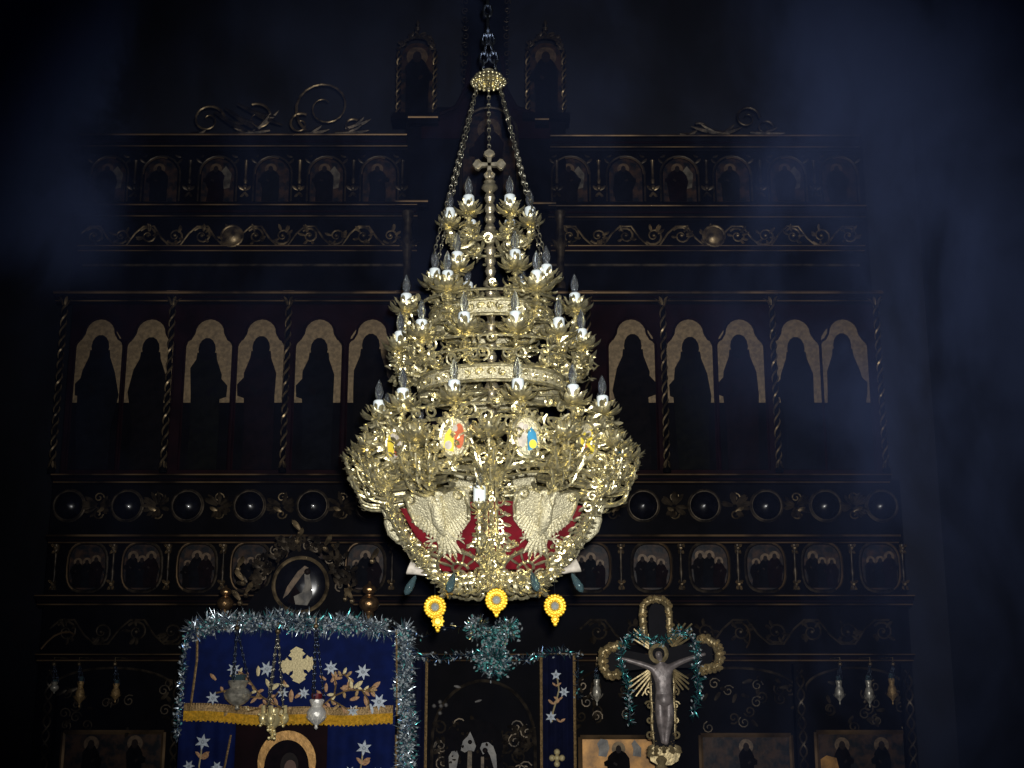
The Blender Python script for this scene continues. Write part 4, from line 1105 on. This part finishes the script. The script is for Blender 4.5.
for px, r in ((225, 8.5), (369, 10.5)):
    p = Sx(px, 602, -.05); zb0 = zt; rr_ = r*ss; mb = MB().use(mat('brass_knob', (.45,.27,.12), .3, .9, .5, 40, .5))
    c = Vector((p.x, YS+.06, 0)); zb1 = p.z-rr_
    mb.lathe([(rr_*.5, zt-.02), (rr_*.5, zb1-.005)]+[(rr_*max(.45, math.sin(PI*i/8)), zb1+rr_*.85*(1-math.cos(PI*i/8))) for i in range(9)]+[(rr_*.72*max(.3, math.sin(PI*i/6)), zb1+rr_*(1.7+.5*(1-math.cos(PI*i/6)))) for i in range(7)]+[(rr_*.1, zb1+rr_*3)], c, 18)
    mb.build('brass_knob', st)
# the icon inside the opening
oi = empty('madonna_icon', (Sx(286, 760).x, YS+.10, .9), 'dark icon of a veiled head inside a broad gold halo, framed by the blue curtains', 'icon')
mb = MB().use(WOODR); ci = at(286, 762, YS+.02); mb.box((ci.x, YS+.075, (.9+zt-.1)/2), (.80, .03, zt-1.0)); mb.build('board', oi)
mb = MB().use(mat('burnished_halo', (.55,.30,.09), .45, .4, .3, 30, .3)); f = lambda a, b, d: Vector((ci.x+a*ss, YS+.058-d, ci.z+b*ss))
NN = 28; outr = [(29*math.cos(2*PI*i/NN), 30*math.sin(2*PI*i/NN)) for i in range(NN)]
mb.prism(outr, f, .010); mb.build('halo', oi)
mb = MB().use(ROBES[2]); g = lambda a, b, d: f(a, b, d+.010)
mb.prism([(-24, -40), (-23, -8)]+[(-22*math.cos(PI*i/16), -4+25*math.sin(PI*i/16)) for i in range(17)]+[(23, -8), (25, -40)], g, .006)
mb.use(FACE); h2 = lambda a, b, d: f(a, b, d+.016)
mb.prism([(3+9*math.cos(2*PI*i/16), -3+12*math.sin(2*PI*i/16)) for i in range(16)], h2, .006)
mb.use(mat('painted_face_warm', (.13,.06,.035), .55, 0, .4, 30)); mb.prism([(4+6*math.cos(2*PI*i/14), -6+8*math.sin(2*PI*i/14)) for i in range(14)], h2, .008)
mb.build('painted_head', oi)
# garlands of the stand
SILM = ([TSIL, TTEAL, TBLUE], [6, 1.3, 2.2])
mb = MB(); path = [at(190, 632, YS-.10), at(205, 626, YS-.10), at(222, 622, YS-.10), at(245, 622, YS-.1), at(262, 625, YS-.1), at(280, 618, YS-.1), at(300, 623, YS-.1), at(322, 626, YS-.1), at(345, 624, YS-.1), at(365, 626, YS-.1), at(388, 630, YS-.1)]
tinsel(mb, path, .088, 1500, 1, .011, rt, SILM)
solo(mb, 'tinsel_garland', 'thick silver tinsel garland running along the top of the blue-draped stand', 'tinsel')
mb = MB(); path = [at(404, 628, YS-.06), at(405, 660, YS-.06), at(403, 690, YS-.06), at(408, 720, YS-.06), at(406, 750, YS-.06), at(405, 790, YS-.06)]
tinsel(mb, path, .078, 1900, 1, .011, rt, SILM)
solo(mb, 'tinsel_garland', 'thick silver tinsel garland hanging down the right edge of the blue drape', 'tinsel')
mb = MB(); path = [at(190, 634, YS-.08), at(184, 650, YS-.08), at(183, 668, YS-.08), at(181, 690, YS-.08), at(178, 715, YS-.08), at(177, 740, YS-.08)]
tinsel(mb, path, .034, 500, 1, .014, rt, SILM)
solo(mb, 'tinsel_garland', 'thin sparse silver tinsel strand down the left edge of the blue drape', 'tinsel')
# garland across the holy doors, tinsel ball
YT = 10.6
mb = MB(); path = [at(x, y, YT) for x, y in ((408, 655), (425, 656), (440, 660), (460, 655), (480, 656), (505, 657), (525, 660), (540, 654), (555, 652), (575, 652))]
tinsel(mb, path, .055, 300, 1, .012, rt, ([TSIL, TTEAL, TBLUE], [2.2, 1.6, 4]))
path = [at(578, y, YT) for y in (652, 665, 680, 700)]; tinsel(mb, path, .045, 110, 1, .012, rt, ([TSIL, TTEAL, TBLUE], [3, 1, 4]))
solo(mb, 'tinsel_garland', 'sparse blue-grey tinsel garland strung across above the holy doors', 'tinsel')
mb = MB(); path = [at(x, y, YT+.05) for x, y in ((410, 636), (425, 637), (445, 628), (462, 626))]
tinsel(mb, path, .05, 120, 1, .012, rt, ([TSIL, TGOLD, TBLUE], [2, 3, 3])); solo(mb, 'tinsel_garland', 'short faint gold and silver tinsel strand behind the left yellow medallion', 'tinsel')
mb = MB(); ball = at(495, 650, YT-.1)
st_ = mpp(650, YT)
for (px, py, r, n, mats) in ((478, 628, 17, 260, ([TSIL, TTEAL, TGOLD], [5, 3, 1.5])), (508, 630, 17, 260, ([TSIL, TTEAL, TGOLD], [5, 3, 1.5])), (494, 660, 23, 560, ([TTEAL, TSIL, TBLUE], [6, 3, 1])), (494, 638, 16, 260, ([TTEAL, TSIL], [5, 3]))):
    c = at(px, py, YT-.1)
    for i in range(n):
        d = Vector((rt.gauss(0,1), rt.gauss(0,1)-.4, rt.gauss(0,1))).normalized(); mb.use(rt.choices(mats[0], mats[1])[0])
        q = rt.uniform(.2, .55)*r*st_; mb.leaf(c+d*q, d, Vector((rt.gauss(0,1), rt.gauss(0,1), rt.gauss(0,1))), r*st_*.4, .013, rt.uniform(.5, 2.5), 3, .2)
        if rt.random() < .22: mb.use(rt.choice([GLINT, GLINT, GLINT2])); mb.leaf(c+d*r*st_*rt.uniform(.5, .95), Vector((rt.gauss(0,1), 0, rt.gauss(0,1))), YF, .026, rt.uniform(.014,.026), .3, 2, .3)  # painted sparkle flecks over the ball
mb.use(TBLUE); mb.tube([at(496, 648, YT-.1), at(496, 612, YT-.1), Vector((at(496, 612, YT).x, YI-.1, at(496, 604, YT).z))], .004, 4)
solo(mb, 'tinsel_ball', 'bushy teal and silver tinsel ball hanging over the holy doors below the chandelier', 'tinsel')

# ================================================================== HANGING OIL LAMPS
def oil_lamp(px, pybot, pytop, r, Y, m, name, label, chain_top, style=0, hook=None):
    """bowl between image rows; chains up to a hook"""
    p = at(px, pybot, Y); s = mpp((pybot+pytop)/2, Y); H = (pybot-pytop)*s; R = r*s
    o = empty(name, p, label, 'oil lamp'); mb = MB().use(m)
    if style == 0:
        mb.lathe([(.001, 0), (R*.2, H*.06), (R*.12, H*.14), (R*.45, H*.22), (R*.9, H*.40), (R, H*.55), (R*.8, H*.68), (R*.55, H*.76), (R*.62, H*.84), (R*.75, H*.95), (R*.68, H), (R*.4, H*.9), (.001, H*.9)], p, 18)
        for k in range(12): a = 2*PI*k/12; mb.leaf(p+Vector((math.cos(a)*R*.5, math.sin(a)*R*.5, H*.24)), Vector((math.cos(a), math.sin(a), .9)), UP, H*.3, R*.5, .8, 4)
    else:
        mb.lathe([(.001, 0), (R*.18, H*.05), (R*.08, H*.12), (R*.25, H*.18), (R*.12, H*.26), (R*.5, H*.4), (R*.65, H*.55), (R*.4, H*.66), (R*.45, H*.8), (.001, H*.8)], p, 14)
        for k in range(3):
            a = 2*PI*k/3+.5; c = p+Vector((math.cos(a)*R*.9, math.sin(a)*R*.7, H*.55)); mb.ball(c, R*.32, 8, 1.3); mb.tube([p+UP*H*.35, c-UP*R*.35], .007, 5)
            mb.tube([c+UP*R*.3, c+UP*R*.9], R*.16, 6)
            for q in range(4): mb.ball(c+Vector((rt.uniform(-1,1)*R*.3, -R*.25, rt.uniform(-1,1)*R*.6)), R*.11, 6)
        for q in range(10): mb.ball(p+Vector((rt.uniform(-1,1)*R*.3, -R*.3, rt.uniform(0,.8)*H)), R*.13, 6)
    mb.build('bowl', o)
    if style == 0:
        mb = MB().use(RED if m is SILVB else CRYS); mb.lathe([(R*.4, H*.9), (R*.5, H*1.0), (R*.55, H*1.18), (R*.5, H*1.18), (R*.35, H*.95)], p, 12); mb.build('glass_cup', o)
    hk = at(hook[0] if hook else px, chain_top, Y) 
    for k in range(3):
        a = 2*PI*k/3+.3; mb = MB().use(CHAINM if m is BRIGHTB else STEEL); chain(mb, p+Vector((math.cos(a)*R*.75, math.sin(a)*R*.75, H*(.95 if not style else .7))), hk, .03, .003, .014); mb.build('chain', o)
    mb = MB().use(GILT); mb.ball(hk, .018, 8); mb.tube([hk, hk+UP*.05, Vector((hk.x, (YS+.08 if Y < 10 else YI-.004), hk.z+.05))], .004, 5); mb.build('hook', o)
    return o
oil_lamp(237, 711, 681, 14, 8.75, SILV, 'hanging_oil_lamp', 'dull silver oil lamp bowl hanging before the blue drape, leftmost of three', 628)
oil_lamp(272, 740, 702, 14, 8.65, BRIGHTB, 'hanging_oil_lamp', 'bright golden clustered oil lamp hanging by chains before the blue drape', 631, 1, (278, 0))
oil_lamp(316, 730, 700, 10, 8.75, SILVB, 'hanging_oil_lamp', 'bright white silver oil lamp with a red cup, hanging right of the golden lamp', 626)
for px, y0, y1, m, lab in ((54, 694, 684, SILV, 'tiny dim oil lamp, outermost at the far left of the bottom tier'), (79, 708, 684, BRAID, 'small dim gold oil lamp in the bottom tier, second from the far left'), (115, 703, 686, BRAID, 'small dim gold oil lamp in the bottom tier, nearest the blue-draped stand'),
                    (597, 706, 682, SILV, 'small silver oil lamp hanging between the banner and the crucifix'), (840, 705, 683, SILV, 'small silver oil lamp right of the crucifix, first of the three there'), (870, 708, 683, SILV, 'small silver oil lamp, middle of three at the bottom right'), (893, 705, 681, BRAID, 'small dim gold oil lamp, outermost at the bottom right')):
    oil_lamp(px, y0, y1-2, 4.5, 10.6, m, 'small_oil_lamp', lab, 664)

# ================================================================== CRUCIFIX
YX = 9.6
def X(px, py, dy=0.0): return at(px, py, YX-dy)
sx = mpp(670, YX)
cr = empty('processional_crucifix', (X(661, 700).x, YX, 0), 'large gilt-edged crucifix on a pole with rays and a silvered corpus, hung with green tinsel', 'crucifix')
f = lambda a, b, d: X(661, 660)+Vector((a*sx, -d, -b*sx))
def cx_poly(mb, pts, d0, th): mb.prism([(x-661, y-660) for x, y in pts], lambda a, b, d: f(a, b, d0+d), th)
mb = MB().use(CROSSD)
cx_poly(mb, [(649, 655), (649, 612), (652, 606), (656, 604), (663, 606), (668, 613), (669, 648), (704, 640), (712, 645), (712, 660), (706, 667), (672, 668), (672, 744), (652, 744), (650, 668), (612, 672), (606, 668), (604, 660), (606, 652), (612, 648)], 0, .035)
mb.build('cross_board', cr)
# gilded lobed ends
mb = MB().use(CROSSG)
def lobed(pts, r):
    pp = [f(x-661, y-660, .02) for x, y in pts]; mb.tube(pp, r*sx, 8)
    for i, p in enumerate(pp):
        q_ = pp[i+1] if i < len(pp)-1 else p
        for j in range(5):
            a = i*1.7+j*1.3; pj_ = p.lerp(q_, j/5)
            mb.leaf(pj_+YF*r*sx*.5, Vector((math.cos(a), -.5, math.sin(a))), YF, r*1.9*sx, r*1.1*sx, 1.9, 4, .35)
        mb.tube(spiral(p+YF*r*sx*.9, XA, UP, r*.9*sx, 1.2, i, 10), r*.22*sx, 4)
lobed([(645, 640), (644, 628), (643, 616), (644, 606), (650, 601), (657, 600), (664, 601), (669, 606), (670, 616), (670, 628), (671, 640)], 3.9)
lobed([(618, 646), (610, 648), (603, 652), (602, 660), (603, 668), (608, 675), (616, 674)], 4.8)
lobed([(700, 640), (708, 640), (716, 645), (719, 652), (719, 660), (716, 667), (708, 668), (702, 670)], 4.8)
lobed([(652, 672), (650, 684), (650, 696), (651, 708), (650, 720), (651, 732), (653, 742), (661, 747), (669, 742), (672, 732), (673, 720), (673, 708), (672, 696), (673, 684), (671, 672)], 1.9)
for k in (-1, 1):
    for y in (690, 704, 718, 732): mb.tube(spiral(f(k*13, y-660, .02), XA*k, UP, .032, 1.2, y, 12), .007, 5)
for q in range(12): mb.leaf(f((q % 5-2)*5, 82+(q//5)*5, .03), Vector(((q % 5-2)*.5, -.4, -.6+.4*(q//5))), YF, .075, .04, 1.5)
cx_poly(mb, [(649, 742), (673, 742), (678, 748), (675, 757), (668, 761), (655, 761), (648, 757), (646, 748)], .0, .03)
mb.build('gilded_border', cr)
mb = MB().use(CROSSG)       # ray bundles
for qx, qy, L in ((-1, 1, 52), (1, 1, 42), (1, -1, 50), (-1, -1, 42)):
    base_a = math.atan2(qy, qx)
    for j in range(5):
        a = base_a+(j-2)*.12*(1); LL = L*(1-.09*abs(j-2))
        p0 = f(14*math.cos(a)*1.0, (2 if qy > 0 else -4)+14*math.sin(a), .012); p1 = f(LL*math.cos(a)*.9, (2 if qy > 0 else -4)+LL*math.sin(a)*.9, .012)
        mb.tube([p0, p1], [.010, .006], 5)
mb.build('ray_bundle', cr)
# corpus
def skin_body(name, pts, edges, rad, m, parent, root=0):
    o0 = ORIG[parent.name]; me = bpy.data.meshes.new(name); me.from_pydata([tuple(p-o0) for p in pts], edges, []); me.materials.append(m)
    o = bpy.data.objects.new(name, me); C.objects.link(o); o.parent = parent; ORIG[o.name] = o0
    md = o.modifiers.new('skin', 'SKIN'); md.use_smooth_shade = True
    for i, v in enumerate(me.skin_vertices[0].data): v.radius = (rad[i][0], rad[i][1]) if isinstance(rad[i], tuple) else (rad[i], rad[i]); v.use_root = (i == root)
    sb = o.modifiers.new('sub', 'SUBSURF'); sb.levels = 2; sb.render_levels = 2
    return o
b = lambda x, y, d=.06: f(x-661, y-660, d)
pts = [b(662, 695), b(662, 684), b(661, 673), b(660.5, 666), b(659, 661), b(657.5, 655, .075), b(657.5, 651, .075),
       b(652, 668), b(640, 664), b(626, 660), b(618, 658),
       b(669, 667), b(682, 661), b(697, 656), b(705, 654),
       b(658.5, 700), b(658, 715, .075), b(660, 731), b(660.5, 741, .065),
       b(666, 700), b(666.5, 715, .078), b(663.5, 731, .065), b(662.5, 742, .07)]
ed = [(0,1),(1,2),(2,3),(3,4),(4,5),(5,6),(2,7),(7,8),(8,9),(9,10),(2,11),(11,12),(12,13),(13,14),(0,15),(15,16),(16,17),(17,18),(0,19),(19,20),(20,21),(21,22)]
rad = [(.066,.04), (.056,.035), (.070,.04), .035, .022, .030, .022, .028, .022, .017, .012, .028, .022, .017, .012, .046, .040, .030, .018, .046, .040, .030, .018]
corp = skin_body('corpus', pts, ed, rad, BODY, cr)
mb = MB().use(CROSSG); mb.tube([b(657.5, 654, .07)+Vector((math.cos(q*PI/10), 0, math.sin(q*PI/10)))*.058 for q in range(20)], .016, 6, True); mb.build('halo', corp)
mb = MB().use(BODY)
mb.lathe([(.05, 0), (.066, .02), (.062, .06), (.056, .085)], b(662, 702, .06)-UP*.02, 12); mb.build('loincloth', corp)
for k in range(3):
    pass
mb = MB().use(CROSSG); p = X(661, 761); mb.lathe([(.02, -.02), (.045, -.05), (.03, -.08), (.05, -.11), (.03, -.15), (.022, -.2), (.022, -1.05), (.04, -1.08), (.02, -1.12)], p+Vector((0, -.015, .06)), 14)
zb = p.z+.06-1.12
mb.lathe([(.02, zb+.01), (.02, .10), (.08, .08), (.2, .05), (.22, 0), (.0, 0)], (p.x, YX-.015, 0), 18); mb.build('pole', cr)
mb = MB(); GM = ([TTEAL, TSIL], [7, 1.6])
path = [X(x, y, .10) for x, y in ((629, 722), (630, 708), (629, 694), (626, 680), (622, 664), (621, 650), (625, 640), (637, 634), (650, 640), (662, 643), (674, 634), (684, 630), (692, 640), (697, 650), (697, 664), (698, 680), (697, 700), (694, 715))]
tinsel(mb, path, .050, 340, 1, .012, rt, GM, .10)
solo(mb, 'tinsel_garland', 'dark green tinsel garland looped over the arms of the crucifix', 'tinsel')

# ================================================================== ROOM
def plane_box(name, c, d, m):
    mb = MB().use(m); mb.box(c, d); o = mb.build(name, smooth=False); tag(o, kind='structure'); return o
XW0, XW1 = -4.45, 4.3
plane_box('floor', ((XW0+XW1)/2, 5.5, -.05), (XW1-XW0+.4, 16, .1), STONE)
plane_box('ceiling', ((XW0+XW1)/2, 5.5, 10.05), (XW1-XW0+.4, 16, .1), PLASTER)
plane_box('wall_back', ((XW0+XW1)/2, 13.1, 5), (XW1-XW0, .2, 10), PLASTER)
plane_box('wall_left', (XW0-.1, 5.5, 5), (.2, 15.4, 10), PLASTER)
plane_box('wall_right', (XW1+.1, 5.5, 5), (.2, 15.4, 10), PLASTER)

# incense smoke: real volume between the chandelier and the screen and along the walls
mb = MB(); x0, x1, y0, y1, z0, z1 = XW0+.02, XW1-.02, 6.9, 8.5, .8, 8.0
sm_ = bpy.data.materials.new('incense_smoke'); sm_.use_nodes = True; nt = sm_.node_tree; nt.nodes.clear()
out = nt.nodes.new('ShaderNodeOutputMaterial'); vol = nt.nodes.new('ShaderNodeVolumePrincipled'); nt.links.new(vol.outputs[0], out.inputs['Volume'])
geo = nt.nodes.new('ShaderNodeNewGeometry') ; tc = nt.nodes.new('ShaderNodeTexCoord'); sep = nt.nodes.new('ShaderNodeSeparateXYZ'); nt.links.new(tc.outputs['Object'], sep.inputs[0])
nz = nt.nodes.new('ShaderNodeTexNoise'); nz.inputs['Scale'].default_value = 1.3; nz.inputs['Detail'].default_value = 6; nz.inputs['Roughness'].default_value = .68; nz.inputs['Distortion'].default_value = .6
mp = nt.nodes.new('ShaderNodeMapping'); mp.inputs['Scale'].default_value = (1, 1, .6); nt.links.new(tc.outputs['Object'], mp.inputs[0]); nt.links.new(mp.outputs[0], nz.inputs['Vector'])
def mrange(src, a, b_, c=0, d=1):
    m = nt.nodes.new('ShaderNodeMapRange'); m.interpolation_type = 'SMOOTHSTEP'; nt.links.new(src, m.inputs[0])
    for i, v in enumerate((a, b_, c, d)): m.inputs[i+1].default_value = v
    return m.outputs[0]
def mth(op, a, b_):
    m = nt.nodes.new('ShaderNodeMath'); m.operation = op
    for i, v in enumerate((a, b_)):
        if isinstance(v, (int, float)): m.inputs[i].default_value = v
        else: nt.links.new(v, m.inputs[i])
    return m.outputs[0]
right = mrange(sep.outputs[0], .9, 2.9); left = mrange(sep.outputs[0], -2.5, -3.05); hi = mrange(sep.outputs[2], 2.2, 6.0)
hil = mrange(sep.outputs[2], 4.0, 5.2)
mask = mth('ADD', mth('MULTIPLY', right, mth('ADD', mth('MULTIPLY', hi, .8), .2)), mth('MULTIPLY', mth('MULTIPLY', left, hil), 4.5))
mask = mth('ADD', mask, mth('MULTIPLY', hi, .10)); mask = mth('ADD', mask, .015)
clouds = mrange(nz.outputs['Fac'], .44, .64)
dens = mth('MULTIPLY', mth('MULTIPLY', mask, mth('ADD', clouds, .12)), .95)
nt.links.new(dens, vol.inputs['Density']); vol.inputs['Color'].default_value = (.30, .42, .95, 1); vol.inputs['Anisotropy'].default_value = 0
mb.use(sm_); mb.box(((x0+x1)/2, (y0+y1)/2, (z0+z1)/2), (x1-x0, y1-y0, z1-z0))
so = mb.build('incense_smoke', smooth=False); tag(so, 'drifting bluish incense smoke in front of the icon screen, thickest at the right', 'smoke', kind='stuff')

# ================================================================== LIGHT, WORLD, CAMERA
w = bpy.data.worlds.new('world'); sc.world = w; w.use_nodes = True
w.node_tree.nodes['Background'].inputs[0].default_value = (.20, .32, 1, 1); w.node_tree.nodes['Background'].inputs[1].default_value = .04
L = bpy.data.lights.new('camera_flash', 'SPOT'); L.energy = 2050; L.spot_size = math.radians(56); L.spot_blend = 1; L.shadow_soft_size = .04; L.color = (1, .985, .94)
lo = bpy.data.objects.new('camera_flash', L); C.objects.link(lo); lo.location = (.06, -.02, 1.72)
tgt = at(560, 425, 6); lo.rotation_euler = (tgt-Vector(lo.location)).to_track_quat('-Z', 'Y').to_euler()
cam = bpy.data.cameras.new('camera'); cam.sensor_width = 36; cam.lens = F*36/1024; cam.clip_start = .05
co = bpy.data.objects.new('camera', cam); C.objects.link(co); co.location = CAM; co.rotation_euler = (math.radians(90)+PITCH, 0, 0); sc.camera = co
vs_ = sc.view_settings; vs_.view_transform = 'Standard'; vs_.look = 'None'; vs_.gamma = 1; vs_.use_curve_mapping = False; vs_.exposure = 0
